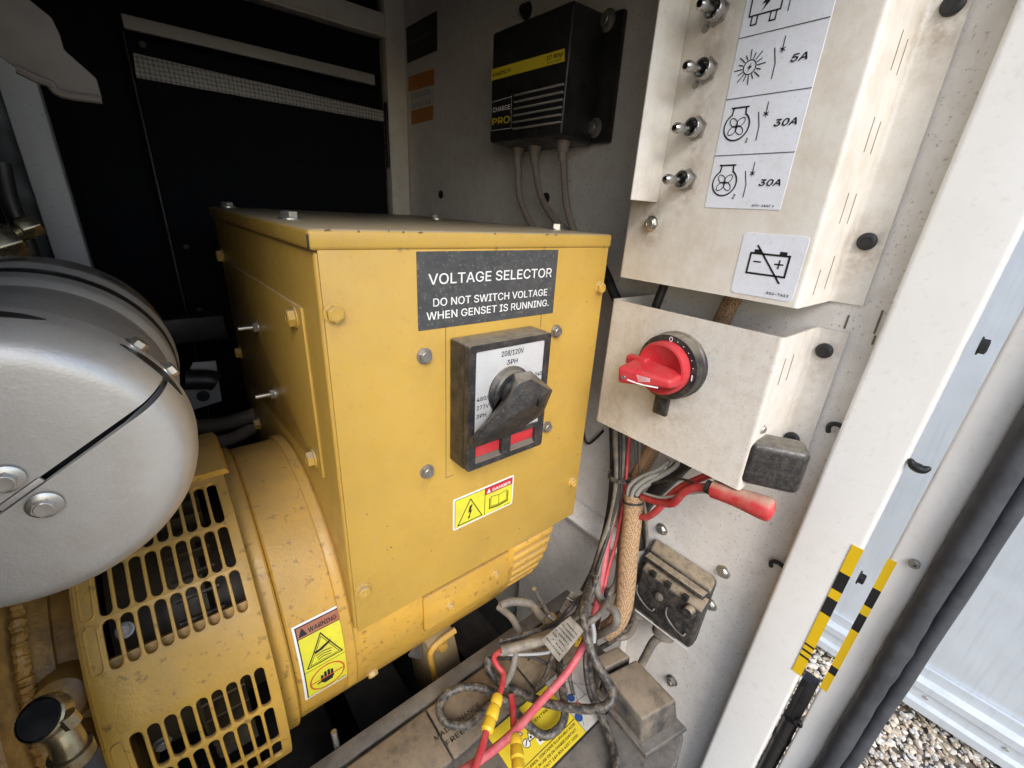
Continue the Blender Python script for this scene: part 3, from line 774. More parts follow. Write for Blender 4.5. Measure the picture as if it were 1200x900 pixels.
# seam of the switch cover plate and paint chips
for lo, hi in (((.2716, .4494, -.3567), (.2723, .4499, -.137)), ((.4322, .4494, -.1575), (.4329, .4499, -.137)), ((.2716, .4494, -.3570), (.2850, .4499, -.3563))):
    obj('plate_seam', box(nb(), lo, hi), crack, fp)
for k in range(34):
    x = random.uniform(.14, .56); z = random.choice([random.uniform(-.55, -.06), random.uniform(-.54, -.36)]); w = random.uniform(.0006, .0016); h = random.uniform(.0005, .0018)
    if .22 < x < .48 and z > -.46: continue
    obj('paint_chip', prism([(x-w, 0, z), (x, 0, z-h), (x+w*.8, 0, z-h*.3), (x+w*.2, 0, z+h)], (0, .4494, 0), (0, .4499, 0)), crack, fp)
for k in range(13):
    x = random.uniform(.125, .565); w = random.uniform(.0008, .0035)
    z = random.choice((-.0275, -.0285, -.0445, -.0455))
    obj('paint_chip', prism([(x-w, 0, z), (x+w, 0, z+.0006), (x+w*.4, 0, z+.0018), (x-w*.6, 0, z+.0012)], (0, .4468, 0), (0, .4474, 0)), crack, ld)

# the dark grey plate VOLTAGE SELECTOR
M = FY((0, .4500, 0))
pl = plate('name_plate', .2346, -.1380, .4553, -.0480, stg, fp, M, .0008, .0008)
d = Draw()
d.text('VOLTAGE SELECTOR', .3470, -.0848, .0172, .1965, 0)
d.text('DO NOT SWITCH VOLTAGE', .3470, -.1106, .0132, .1850, .002)
d.text('WHEN GENSET IS RUNNING.', .3450, -.1262, .0132, .1990, .002)
printed('lettering', d, inkw, pl, M, .0012)

# danger label
pl = plate('danger_label', .2840, -.4570, .4001, -.4005, inkw, fp, M, .0005, .003)
d = Draw(); d.rect(.2865, -.4545, .3976, -.4030); printed('border', d, ink, pl, M, .0008)
d = Draw(); d.rect(.2872, -.4538, .3415, -.4037); d.rect(.3427, -.4538, .3969, -.4160); printed('yellow_field', d, styg, pl, M, .0011)
d = Draw(); d.rect(.3427, -.4150, .3969, -.4037); printed('red_field', d, inkr, pl, M, .0011)
d = Draw(); d.text('DANGER', .3745, -.4135, .0072, .036, .012); d.fill([(.3450, -.4138), (.3530, -.4138), (.3490, -.4060)]); printed('white_lettering', d, inkw, pl, M, .0014)
d = Draw(); d.line([(.2920, -.4508), (.3370, -.4508), (.3145, -.4105)], .0015, True)
d.fill([(.3170, -.4215), (.3185, -.4225), (.3150, -.4320), (.3180, -.4310), (.3135, -.4420), (.3150, -.4425), (.3110, -.4475), (.3105, -.4410), (.3120, -.4418), (.3140, -.4340), (.3105, -.4350), (.3130, -.4240)])
for s_ in (-1, 1):
    cx = .3700
    d.line([(cx, -.4440), (cx+s_*.0160, -.4415), (cx+s_*.0160, -.4230), (cx, -.4255)], .0009, True)
    d.line([(cx, -.4475), (cx+s_*.0185, -.4450), (cx+s_*.0185, -.4255)], .0016)
    d.line([(cx, -.4458), (cx+s_*.0172, -.4433)], .0009)
d.text('346-9210', .3880, -.4525, .0018, .012)
printed('symbol_print', d, ink, pl, M, .0014)

# the selector switch ----------------------------------------------------
X0, X1, Z0, Z1, YF = .2775, .4140, -.3275, -.1520, .4110
hs = obj('selector_switch', bbox((X0, YF+.004, Z0), (X1, .4499, Z1), .003, 3), black, fp)
hs['label'] = 'black square selector switch with lever handle and red windows'
# front rim with openings for the face plate and the two red windows
cu = bpy.data.curves.new('rim', 'CURVE'); cu.dimensions = '2D'; cu.fill_mode = 'BOTH'; cu.extrude = .0035; cu.bevel_depth = .001; cu.bevel_resolution = 2
for pts in (rrect(X0+.001, Z0+.001, X1-.001, Z1-.001, .004), rrect(X0+.0105, -.2855, X1-.0105, Z1-.0085, .003), rrect(X0+.013, Z0+.0085, X0+.0585, Z0+.0355, .001), rrect(X0+.0735, Z0+.0085, X1-.0150, Z0+.0355, .001)): spl(pts)
co = bpy.data.objects.new('rim', cu); me = bpy.data.meshes.new_from_object(co); bpy.data.objects.remove(co)
for p in me.polygons: p.use_smooth = False
obj('rim', me, black, hs, FY((0, YF, 0)))
obj('face_plate', bbox((X0+.009, YF-.0030, -.287), (X1-.009, YF+.003, Z1-.0075)), facep, hs)
for a, b in ((X0+.0135, X0+.058), (X0+.074, X1-.0155)):
    obj('red_window', bbox((a, YF+.001, Z0+.0150), (b, YF+.0035, Z0+.0352), .0008), red, hs)
    obj('dust_ledge', hexa([(a, YF-.0028, Z0+.0083), (b, YF-.0028, Z0+.0083), (b, YF+.0028, Z0+.0083), (a, YF+.0028, Z0+.0083), (a, YF-.0022, Z0+.0095), (b, YF-.0022, Z0+.0095), (b, YF+.0028, Z0+.0150), (a, YF+.0028, Z0+.0145)]), brown, hs)
obj('red_tab', bbox((X0+.052, .425, Z0-.009), (X0+.066, .4495, Z0-.0002), .001), red, hs)
d = Draw(); d.text('208/120V', .3470, -.1735, .0098, .0370, .0); d.text('3PH', .3470, -.1860, .0092, .0175)
d.text('480/', .3005, -.2275, .0080, .0175); d.text('277V', .3015, -.2395, .0080, .0190); d.text('3PH', .2995, -.2515, .0080, .0155)
d.text('240/', .3975, -.2120, .0080, .0165); d.text('120V', .3960, -.2240, .0080, .0175)
printed('lettering', d, ink, hs, FY((0, YF-.0030, 0)), .0003)
HC = Vector((.3440, 0, -.2230))
obj('collar', lathe([(.0345, 0), (.0345, .003), (.031, .006), (.031, .010), (.029, .012), (.024, .012), (.024, .008), (0, .008)], 40), black, hs, T((HC.x, YF-.0031, HC.z)) @ Matrix.Rotation(math.radians(90), 4, 'X'))
obj('hub', lathe([(.0235, 0), (.0235, .018), (.020, .026), (.0, .028)], 32), blackc, hs, T((HC.x, YF-.0085, HC.z)) @ Matrix.Rotation(math.radians(90), 4, 'X'))
def P(x, z, y): return (x, y, z)
# lever handle: base outline near the plate, ridge further out
yb, yt = .3965, .3600
base_ = [(0.3247, 0.395, -0.2268), (0.3394, 0.395, -0.1932), (0.3689, 0.395, -0.1953), (0.4148, 0.395, -0.2337), (0.3987, 0.395, -0.2685), (0.346, 0.395, -0.283), (0.2731, 0.395, -0.2844), (0.2715, 0.395, -0.2704)]
top_ = [(0.3124, 0.37, -0.2167), (0.3272, 0.37, -0.1962), (0.3467, 0.37, -0.1945), (0.3837, 0.37, -0.2178), (0.3686, 0.368, -0.2246), (0.326, 0.368, -0.2369), (0.2715, 0.382, -0.2654), (0.2687, 0.382, -0.2587)]
bm = nb(); lo = [bm.verts.new(p) for p in base_]; hi = [bm.verts.new(p) for p in top_]
for i in range(8): bm.faces.new([lo[i], lo[(i+1) % 8], hi[(i+1) % 8], hi[i]])
bm.faces.new(lo[::-1]); bm.faces.new(hi)
bmesh.ops.triangulate(bm, faces=[f for f in bm.faces if len(f.verts) > 4])
bmesh.ops.recalc_face_normals(bm, faces=bm.faces[:]); bevel(bm, .0028, 3, 22)
hd = obj('handle', bm, black, hs)
obj('lock_hole', tube([(0.3637, 0.3675, -0.2257), (0.365, 0.371, -0.2359)], .0028, 12, smooth=False), steelb, hs)

# ================================================================== upper bracket with breakers
XB = .58
def ubracket(name, z0, z1, y0, y1, label, matl):
    t = thing(name, (.66, (y0+y1)/2, z0), label, 'bracket')
    fc = obj('face', sheet([(.697, y1), (XB, y1), (XB, y0), (.6965, y0), (.6965, y0-.036)], z0, z1, .003, .006), matl, t)
    return t, fc
ub, fc = ubracket('breaker_bracket', -.0884, .46, .1745, .4335, 'cream bent steel bracket carrying four toggle breakers and symbol labels', white)
for p in ((0.6955, 0.1567, -0.0117), (0.6955, 0.1528, 0.2211)): bolt(ub, p, (-1, 0, 0), .0105, steelb, 'dome')
for x, z0, z1 in ((.6425, .157, .1915), (.667, .1575, .1895), (.6395, .081, .1145), (.665, .0816, .114), (.633, .0066, .039), (.6615, .0073, .040), (.6185, -.075, -.045), (.655, -.07, -.03)):
    obj('slit', box(nb(), (x-.0005, .1740, z0), (x+.0005, .1744, z1)), crack, ub)
obj('guard_fin', bbox((.518, .3845, .0215), (.5797, .3875, .46), .0014), white, ub)
bolt(ub, (0.58, 0.3887, -0.0068), (-1, 0, 0), .0085, zinc, 'hex')
for k, (pb, pt) in enumerate([((0.58, 0.3406, 0.2287), (0.5287, 0.342, 0.2233)), ((0.58, 0.3471, 0.1715), (0.5324, 0.347, 0.1669)), ((0.58, 0.3476, 0.1094), (0.534, 0.3476, 0.1039)), ((0.58, 0.3486, 0.0499), (0.536, 0.3486, 0.0474))]):
    pb = Vector((XB, .346, pb[2])); pt = Vector(pt)
    pt = pb+(pt-pb).normalized()*.046
    tg = obj('toggle_switch', prism(hexring(.0142, 0, .3), (0, 0, 0), (0, 0, .004)), zincd, ub, place(pb, (-1, 0, 0)))
    obj('bushing', lathe([(.0112, .004), (.0112, .014), (.0102, .0155), (.0078, .0155), (.0060, .008), (0, .008)], 24), chrome, tg, place(pb, (-1, 0, 0)))
    d_ = (pt-pb).normalized()
    obj('lever', lathe([(0, 0), (.0036, .0), (.0038, .010), (.0056, .030), (.0064, .034), (.0060, .039), (.0036, .042), (0, .0427)], 16), chrome, tg, place(pb+d_*.006, d_))
    if k in (0, 1): bolt(ub, pb+Vector((0, .013, -.013)), (-1, 0, 0), .0045, zincd, 'dome', 'screw')

# symbol strip -----------------------------------------------------
M = FX((XB, .3135, .0173))          # u to the right (towards the viewer), v up, origin at its lower left
W = .0918
pl = plate('symbol_strip', 0, 0, W, .2405, stw, ub, M, .0006, .0008)
def fan_engine(d, cx, cy, num):
    d.ring(cx, cy, .0148, .0017, 122, 418, 36)
    for s_ in (-1, 1): d.line([(cx+s_*.0080, cy+.0125), (cx+s_*.0072, cy+.0195)], .0017)
    d.line([(cx-.0098, cy+.0195), (cx+.0098, cy+.0195)], .0017)
    for k in range(4):
        a = math.radians(45+90*k)
        px, py = cx+.0058*math.cos(a), cy+.0058*math.sin(a)
        pts = []
        for q in range(14):
            b = 2*math.pi*q/14
            ex, ey = .0058*math.cos(b), .0036*math.sin(b)
            pts.append((px+ex*math.cos(a)-ey*math.sin(a), py+ex*math.sin(a)+ey*math.cos(a)))
        d.line(pts, .0009, True)
    d.text(num, cx+.0155, cy-.0178, .0068, None, .02, slant=.2)
def breaker(d, cx, cy):
    d.line([(cx-.0030, cy+.0115), (cx+.0012, cy-.003), (cx+.0012, cy-.017)], .0010)
    d.line([(cx+.0056, cy+.0205), (cx+.0056, cy+.0085)], .0010)
    d.line([(cx+.0032, cy+.0105), (cx+.0082, cy+.0075)], .0009); d.line([(cx+.0082, cy+.0105), (cx+.0032, cy+.0075)], .0009); d.line([(cx+.0057, cy+.012), (cx+.0057, cy+.0060)], .0009)
d = Draw()
for v in (.0595, .1195, .1795): d.line([(0.0004, v), (W-.0004, v)], .0008)
fan_engine(d, .0195, .0290, '2'); fan_engine(d, .0195, .0900, '1')
breaker(d, .0455, .0300); breaker(d, .0450, .0910); breaker(d, .0465, .1510); breaker(d, .047, .2115)
d.text('30A', .0735, .0255, .0095, .0235, .02, slant=.2); d.text('30A', .0740, .0865, .0095, .0235, .02, slant=.2); d.text('5A', .0715, .1465, .0095, .0160, .02, slant=.2)
d.text('20A', .0730, .2065, .0095, .0235, .02, slant=.2)
d.text('492-1842 1', .0720, .0030, .0030, .0250, .015)
cx, cy = .0200, .1490
d.ring(cx, cy, .0070, .0011)
for k in range(16):
    a = 2*math.pi*k/16+.1; l_ = .0170 if k % 2 == 0 else .0135
    d.line([(cx+.0085*math.cos(a), cy+.0085*math.sin(a)), (cx+l_*math.cos(a), cy+l_*math.sin(a))], .0011)
d.fill([(cx+.0018, cy+.0045), (cx-.0028, cy-.0008), (cx-.0004, cy-.0006), (cx-.0022, cy-.0048), (cx+.0028, cy+.0008), (cx+.0004, cy+.0008)])
cx, cy = .0235, .2080
d.line([(cx-.0165, cy-.010), (cx+.0165, cy-.010), (cx+.0165, cy+.011), (cx-.0165, cy+.011)], .0015, True)
for s_ in (-1, 1): d.line([(cx+s_*.010-.003, cy-.010), (cx+s_*.010-.003, cy-.0185), (cx+s_*.010+.003, cy-.0185), (cx+s_*.010+.003, cy-.010)], .0014)
d.fill([(cx+.0045, cy+.009), (cx-.005, cy-.001), (cx-.0005, cy-.0008), (cx-.004, cy-.0085), (cx+.005, cy+.0015), (cx+.0005, cy+.0012)])
printed('symbol_print', d, ink, pl, M, .0010)
# crossed out battery label
M = FX((XB, .2552, -.0822))
pl = plate('battery_label', 0, 0, .0728, .0730, stw, ub, M, .0006, .005)
d = Draw()
d.line([(.014, .0265), (.058, .0265), (.058, .0500), (.014, .0500)], .0022, True)
d.rect(.0175, .051, .0255, .0545); d.rect(.0465, .051, .0545, .0545)
d.line([(.0195, .0405), (.0275, .0405)], .0016); d.line([(.0440, .0400), (.0530, .0400)], .0016); d.line([(.0485, .0355), (.0485, .0445)], .0016)
d.line([(.0200, .0590), (.0540, .0190)], .0020)
d.text('336-7612', .0555, .0050, .0036, .0250, .015)
printed('symbol_print', d, ink, pl, M, .0010)

# ================================================================== lower bracket with the red isolator
lb, fc = ubracket('isolator_bracket', -.3455, -.1250, .1785, .4395, 'cream bent steel bracket carrying the red rotary isolator', whited)
for p in ((0.6955, 0.1625, -0.1544), (0.6955, 0.1657, -0.2923)): bolt(lb, p, (-1, 0, 0), .0105, steelb, 'dome')
for x, z0, z1 in ((.6055, -.191, -.155), (.632, -.19, -.154)): obj('slit', box(nb(), (x-.0005, .1780, z0), (x+.0005, .1784, z1)), crack, lb)
IC = Vector((XB, .3095, -.1985))
iso = obj('rotary_isolator', lathe([(0, 0), (.0500, 0), (.0500, .006), (.0485, .008), (.0485, .022), (.0475, .025), (.0400, .0262), (.0400, .022), (0, .022)], 48), black, lb, place(IC, (-1, 0, 0)))
iso['label'] = 'round black isolator base with red knob'
kn = lathe([(0, 0), (.0392, 0), (.0392, .014), (.0372, .0185), (.0345, .0195), (.028, .016), (.015, .0105), (0, .009)], 48)
obj('knob', kn, red, iso, place(IC+Vector((-.0225, .001, 0)), (-1, 0, 0)))
# grip bar across the knob
xo, xi = .4890, .5485
yo = IC.y
pts_in = [(xi, yo+.0400, -.190), (xi, yo+.0370, -.2265), (xi, yo-.0355, -.2160), (xi, yo-.0355, -.1950)]
pts_out = [(xo+.002, yo+.037, -.1965), (xo+.002, yo+.034, -.2210), (xo+.026, yo-.0335, -.2120), (xo+.026, yo-.0335, -.2000)]
bm = hexa([pts_in[0], pts_in[1], pts_in[2], pts_in[3], pts_out[0], pts_out[1], pts_out[2], pts_out[3]], .0045, 4)
obj('grip', bm, red, iso)
obj('grip_tail', hexa([(.5445, yo+.020, -.1880), (.5445, yo+.020, -.2100), (.5445, yo+.056, -.2060), (.5445, yo+.056, -.1900), (.5315, yo+.020, -.1880), (.5315, yo+.020, -.2100), (.5315, yo+.054, -.2040), (.5315, yo+.054, -.1920)], .003, 3), red, iso)
d = Draw(); d.line([(-.004, .0008), (.008, -.0022), (.018, -.0022), (.033, .0018)], .0024)
u_ = (Vector(pts_out[3])-Vector(pts_out[0])); v_ = (Vector(pts_out[0])-Vector(pts_out[1]))
u_.normalize(); n_ = u_.cross(v_).normalized(); v_ = n_.cross(u_)
o_ = (Vector(pts_out[0])+Vector(pts_out[1]))/2
GM = T(o_) @ Matrix((u_, v_, n_)).transposed().to_4x4()
d = Draw(); d.line([(.016, -.0030), (.028, -.0042), (.040, -.0040), (.058, -.0022)], .0020)
printed('white_mark', d, inkw, iso, GM, .0004)
d = Draw()
for q in range(6): d.line([(.026+q*.001, .0062-.0016*q+.001), (.046, .0062-.0016*q*.55+.001)], .0004)
printed('grip_hatching', d, inkw, iso, GM, .0004)
bolt(iso, GM @ Vector((.0095, -.001, 0)), n_, .0030, zincd, 'socket', 'screw')
M = FX((XB-.0250, IC.y, IC.z))
d = Draw(); d.ring(.0005, .0425, .0022, .0011, ry=.0030); d.line([(.0420, .001), (.0425, -.006)], .0020)
for k in range(5): d.disc(.0425*math.cos(math.radians(75-k*15)), .0425*math.sin(math.radians(75-k*15)), .0008)
printed('scale_print', d, inkw, iso, M, .0016)
lt = obj('lock_tab', bbox((.560, IC.y-.012, IC.z-.078), (.568, IC.y+.012, IC.z-.044), .003, 3), black, iso)
obj('tab_hole', bbox((.5590, IC.y-.005, IC.z-.070), (.5598, IC.y+.004, IC.z-.061), .0003), steelb, iso)

# black relay hung on the corner of the lower bracket ---------------------
RM = T((.577, .181, -.334)) @ Matrix.Rotation(math.radians(-60), 4, 'Z')
rl = thing('relay', (.59, .15, -.335), 'small dusty black relay box on the corner of the isolator bracket', 'relay')
obj('cover', bbox((0, 0, 0), (.074, .045, .066), .0105, 5), relaym, rl, RM)
obj('side_label', bbox((.0742, .012, .012), (.0746, .036, .052)), stw2, rl, RM)
obj('mounting_tab', bbox((-.002, .018, .060), (.002, .034, .092), .002), zincd, rl, RM)
bolt(rl, RM @ Vector((.006, .024, .080)), (-.3, -1, 0), .0085, zinc, 'nut', 'nut')

# red insulating boot with its lead under the relay
bt = thing('terminal_boot', (0.6, 0.1567, -0.3547), 'dusty red rubber boot on the cable end under the black relay', 'cable boot')
obj('boot', tube([(0.588, 0.2147, -0.3668), (0.588, 0.1973, -0.3639), (0.592, 0.1633, -0.3611), (0.598, 0.1341, -0.361)], lambda t_: .0135+.0035*min(1, max(0, t_-.45)*3) if t_ < .88 else .017*math.sqrt(max(.02, 1-((t_-.88)/.125)**2)), 18, 8), redp, bt)
obj('collar', tube([(0.588, 0.225, -0.3682), (0.588, 0.2158, -0.3674)], .0105, 14, smooth=False), blkc, bt)

# ================================================================== battery charger
ch = thing('battery_charger', (.65, .71, .12), 'black wall charger with yellow stripe hanging above the yellow box', 'charger')
cs = obj('case', hexa([(.600, .612, .1265), (.690, .618, .118), (.690, .822, .118), (.600, .8195, .1265), (.600, .607, .3105), (.690, .618, .318), (.690, .822, .318), (.600, .8195, .3105)], .005, 3), blackc, ch)
obj('mounting_wing', bbox((.686, .578, .122), (.6985, .636, .316), .004, 2), blackc, ch)
for p in ((0.686, 0.6107, 0.3056), (0.686, 0.6129, 0.1475)): bolt(ch, p, (-1, 0, 0), .011, zincd, 'flange')
M = FX((.5995, .8195, 0))
d = Draw(); d.fill([(.0005, .2337), (.203, .2312), (.2005, .2490), (.0005, .2522)]); printed('yellow_stripe', d, sty, cs, M, .0003)
d = Draw(); d.text('MARINCO', .034, .2388, .0085, .056, .01, slant=.15)
printed('stripe_lettering', d, ink, cs, M, .0006)
d = Draw(); d.text('10 Amp', .1780, .2395, .0090, .040, .012, slant=.15); d.text('battery charger', .178, .2345, .0028, .034)
printed('rating_lettering', d, ink, cs, M, .0006)
d = Draw(); d.line([(.006, .1470), (.0705, .1467), (.0680, .1990), (.006, .1968)], .0008, True); d.text('CHARGE', .0375, .1790, .0110, .055, .01); printed('white_lettering', d, inkw, cs, M, .0004)
d = Draw(); d.text('PRO', .0375, .1565, .0165, .055, .01); printed('yellow_lettering', d, sty, cs, M, .0004)
for k in range(6):
    z = .1985-.0109*k
    obj('ridge', bbox((.5945, .6125, z-.0016), (.5998, .7400, z+.0016), .001), greyd, cs)
for k, (a, b) in enumerate([((0.655, 0.7924, 0.1239), 0), ((0.655, 0.739, 0.1238), 0), ((0.64, 0.6433, 0.1107), 0)]):
    gl = obj('cord_gland', lathe([(.013, .012), (.013, 0), (.0105, -.004), (.0105, -.012), (.0085, -.013), (.0085, -.022), (.007, -.028), (0, -.028)], 18), cord, ch, T((a[0], a[1], .118)))
obj('cord', tube([(0.655, 0.7924, 0.1239), (0.655, 0.7882, 0.0787), (0.655, 0.7778, 0.0287), (0.66, 0.754, -0.013), (0.66, 0.7111, -0.0534)], .0068, 10), cord, ch)
obj('cord', tube([(0.655, 0.7386, 0.1208), (0.655, 0.7312, 0.0773), (0.655, 0.7102, 0.0296), (0.655, 0.6702, -0.0093), (0.655, 0.6091, -0.042), (0.655, 0.5649, -0.0724)], .0068, 10), cord, ch)
obj('cord', tube([(0.64, 0.6433, 0.1107), (0.645, 0.6399, 0.0669), (0.65, 0.6308, 0.0154), (0.65, 0.6062, -0.0294), (0.65, 0.5711, -0.073)], .0068, 10), cord, ch)
# black sticker and taped note on the wall
st = thing('wall_sticker', (.699, 1.28, .375), 'black printed sticker high on the wall near the corner post', 'sticker')
M = FX((.6998, 1.3650, .3745))
bk = plate('sheet', 0, 0, .168, .083, ink, st, M, .0008, .002)
d = Draw(); d.rect(.006, .040, .150, .046)
for k in range(4): d.line([(.01, .07-k*.007), (.10+.012*(k % 2), .07-k*.007)], .0014)
for k in range(3): d.line([(.01, .03-k*.008), (.13-.02*k, .03-k*.008)], .0014)
printed('print', d, material('grey_ink', (.09, .09, .09), .6, rvar=0), st, M, .0012)
nt_ = thing('taped_note', (.699, 1.285, .22), 'white handwritten note held by two strips of orange tape', 'note')
M = FX((.6998, 1.361, .2190))
plate('paper', .008, .006, .150, .118, paper, nt_, M, .0006, .001)
obj('tape', prism([(.0, .086, 0), (.148, .082, 0), (.150, .118, 0), (.002, .122, 0)], (0, 0, .0008), (0, 0, .0014)), orange, nt_, M)
obj('tape', prism([(.012, .000, 0), (.140, .002, 0), (.142, .036, 0), (.014, .036, 0)], (0, 0, .0008), (0, 0, .0014)), orange, nt_, M)
d = Draw()
for row, y in ((0, .066), (1, .042)):
    for i in range(6):
        x = .022+i*.019+random.uniform(-.002, .002); h = random.uniform(.010, .016)
        d.line([(x, y+h), (x-.002, y), (x+.006, y+.002), (x+.008, y+h*.8)], .0018)
printed('handwriting', d, ink, nt_, M, .0008)

# ================================================================== fuse holder on the lower wall
fb = thing('fuse_box', (.68, .27, -.73), 'dusty black fuse holder with glands low on the wall', 'fuse box')
obj('base', hexa([(.660, .200, -.742), (.699, .212, -.735), (.699, .338, -.735), (.660, .330, -.742), (.668, .200, -.612), (.699, .205, -.600), (.699, .340, -.600), (.668, .332, -.612)], .008, 3), blackd, fb)
lidp = [(.634, .200, -.728), (.662, .202, -.742), (.662, .328, -.745), (.634, .326, -.736), (.642, .198, -.642), (.672, .200, -.628), (.672, .329, -.628), (.642, .325, -.642)]
lf = obj('lid', hexa(lidp, .005, 3), blackd, fb)
for y in (.300, .268, .232): obj('square_hole', bbox((.6395, y-.0055, -.6405), (.647, y+.0055, -.6300), .0005), steelb, lf)
for k, y in enumerate((.322, .256)):
    obj('bail_wire', tube([(.634, y, -.676), (.630, y-.004, -.690), (.629, y-.022, -.702), (.630, y-.040, -.706), (.634, y-.044, -.700)], .0016, 6, 5), zincd, lf)
obj('hinge_rib', bbox((.652, .206, -.6275), (.690, .330, -.6175), .003), blackd, fb)
obj('latch', lathe([(.011, 0), (.011, .010), (.009, .013), (.004, .013), (0, .011)], 20), blackd, lf, place((.6385, .216, -.650), (-1, 0, .1)))
obj('lid_screw', lathe([(.009, 0), (.008, .004), (.004, .007), (0, .007)], 16), brown, lf, place((.6365, .276, -.668), (-1, 0, 0)))
obj('lower_trim', tube([(.634, .330, -.739), (.633, .2, -.731)], .0016, 6, smooth=False), stw2, fb)
for k, (y, z) in enumerate(((.325, -.742), (.262, -.742))):
    g_ = obj('gland', lathe([(.019, 0), (.019, -.016), (.023, -.020), (.023, -.034), (.016, -.040), (.0, -.040)], 22), greyw, fb, T((.672, y, z)) @ Matrix.Rotation(math.radians(14), 4, 'Y'))

# ================================================================== exhaust heat shield at the left
SC = Vector((-.098, .38, -.181)); SR = .106
sh = thing('exhaust_shield', (SC.x, .5, -.29), 'round silver cast heat shield in two halves at the left edge', 'heat shield')
SM = T(SC) @ Matrix.Rotation(math.radians(90), 4, 'X')      # local z towards the viewer, local x = X, local y = Z
sa = math.atan2(-.1365+.1959, -.0079+.1024)                    # direction of the split
def cap_half(side):
    prof = [(0, .0032), (.060, .0032), (.078, .0031), (.0815, .0029)]+[(.082+.0235*math.sin(math.radians(9*k)), .0028-.036*(1-math.cos(math.radians(9*k)))) for k in range(1, 11)]+[(SR, -.040), (SR+.0006, -.046), (SR, -.050)]
    inner = [(SR-.003, -.050), (SR-.003, -.036), (.0985, -.023), (.088, -.012), (.070, -.003), (0, 0)]
    bm = lathe(prof+inner, 96)
    bmesh.ops.recalc_face_normals(bm, faces=bm.faces[:])
    nx, ny = -math.sin(sa)*side, math.cos(sa)*side
    off = Vector((nx, ny, 0))*(.0024)+Vector((-math.sin(sa), math.cos(sa), 0))*-.0105
    r_ = bmesh.ops.bisect_plane(bm, geom=bm.verts[:]+bm.edges[:]+bm.faces[:], plane_co=off, plane_no=(nx, ny, 0), clear_inner=True)
    return bm
obj('upper_half', cap_half(1), silver, sh, SM, smooth=50)
obj('lower_half', cap_half(-1), silver, sh, SM, smooth=50)
obj('inner_drum', lathe([(0, -.012), (.058, -.014), (.08, -.024), (.092, -.045), (.092, -.20), (0, -.20)], 48), steelb, sh, SM)
# bridge plate of the split and its bolts
br_ = T(SC+Vector((-.002, 0, 0))) @ Matrix.Rotation(math.radians(90), 4, 'X') @ Matrix.Rotation(sa, 4, 'Z')
obj('bridge', bbox((-.0100, -.0129, .0008), (.0170, -.0081, .0032), .0004), silver, sh, br_)
bolt(sh, (-0.094, 0.3745, -0.1746), (0, -1, 0), .0062, zinc, 'flange'); bolt(sh, (-0.0826, 0.3745, -0.1992), (0, -1, 0), .0062, zinc, 'flange')
for th in (82, 31, 128):                      # slots in the rim
    pts = []
    for k in range(21):
        a = math.radians(th-15+30*k/20); w = .0030*math.sin(math.pi*k/20)**.6
        pts.append((a, w))
    bm = nb(); lo = []; hi = []
    def rprof(z):
        T_ = [(.0028-.036*(1-math.cos(math.radians(9*k))), .082+.0235*math.sin(math.radians(9*k))) for k in range(4, 11)]+[(-.06, .1063)]
        for (z0_, r0_), (z1_, r1_) in zip(T_, T_[1:]):
            if z <= z0_ and z >= z1_: return r0_+(r1_-r0_)*(z-z0_)/(z1_-z0_)+.0006
        return .1066
    for a, w in pts:
        for lst, z in ((lo, -.0285-w*2.0), (hi, -.0285+w*2.0)):
            lst.append(bm.verts.new((rprof(z)*math.cos(a), rprof(z)*math.sin(a), z)))
    for i in range(20):
        try: bm.faces.new([lo[i], lo[i+1], hi[i+1], hi[i]])
        except ValueError: pass
    r2 = bmesh.ops.extrude_face_region(bm, geom=bm.faces[:])
    for v in r2['geom']:
        if isinstance(v, bmesh.types.BMVert): v.co.x *= .985; v.co.y *= .985
    obj('rim_slot', bm, steelb, sh, SM)
for th, zz in ((40, -.046), (25, -.046)):
    a = math.radians(th); p = SM @ Vector((SR*math.cos(a), SR*math.sin(a), zz)); n_ = SM.to_3x3() @ Vector((math.cos(a), math.sin(a), 0))
    bolt(sh, p, n_, .0058, zinc, 'flange')
# grey drum behind the shield
dr = thing('muffler_drum', (-.098, .65, -.29), 'dull grey round drum behind the silver heat shield', 'drum')
DM = T((-.0985, .49, -.181)) @ Matrix.Rotation(math.radians(90), 4, 'X')
obj('shell', lathe([(0, .060), (.094, .060), (.0975, .056), (.0985, .045), (.0995, -.02), (.0995, -.055), (.0985, -.060), (.0985, -.068), (.1035, -.073), (.1050, -.08), (.1055, -.13), (.109, -.136), (.109, -.150), (.106, -.155), (.106, -.215), (.098, -.228), (0, -.228)], 80), greyd, dr, DM, smooth=40)
obj('dark_band', lathe([(.1058, -.098), (.1066, -.100), (.1066, -.118), (.1058, -.120)], 80), blackc, dr, DM)
for th in (92, 50):
    bm = nb()
    a0 = math.radians(th)
    P_ = [((.1065)*math.cos(a0+t_*.13), (.1065)*math.sin(a0+t_*.13), -.185+.004*s_*(1-t_*t_)) for s_ in (1, -1) for t_ in ([-1, -.5, 0, .5, 1] if s_ == 1 else [.6, .2, -.2, -.6])]
    bm.faces.new([bm.verts.new(p) for p in P_])
    obj('slot', bm, steelb, dr, DM)

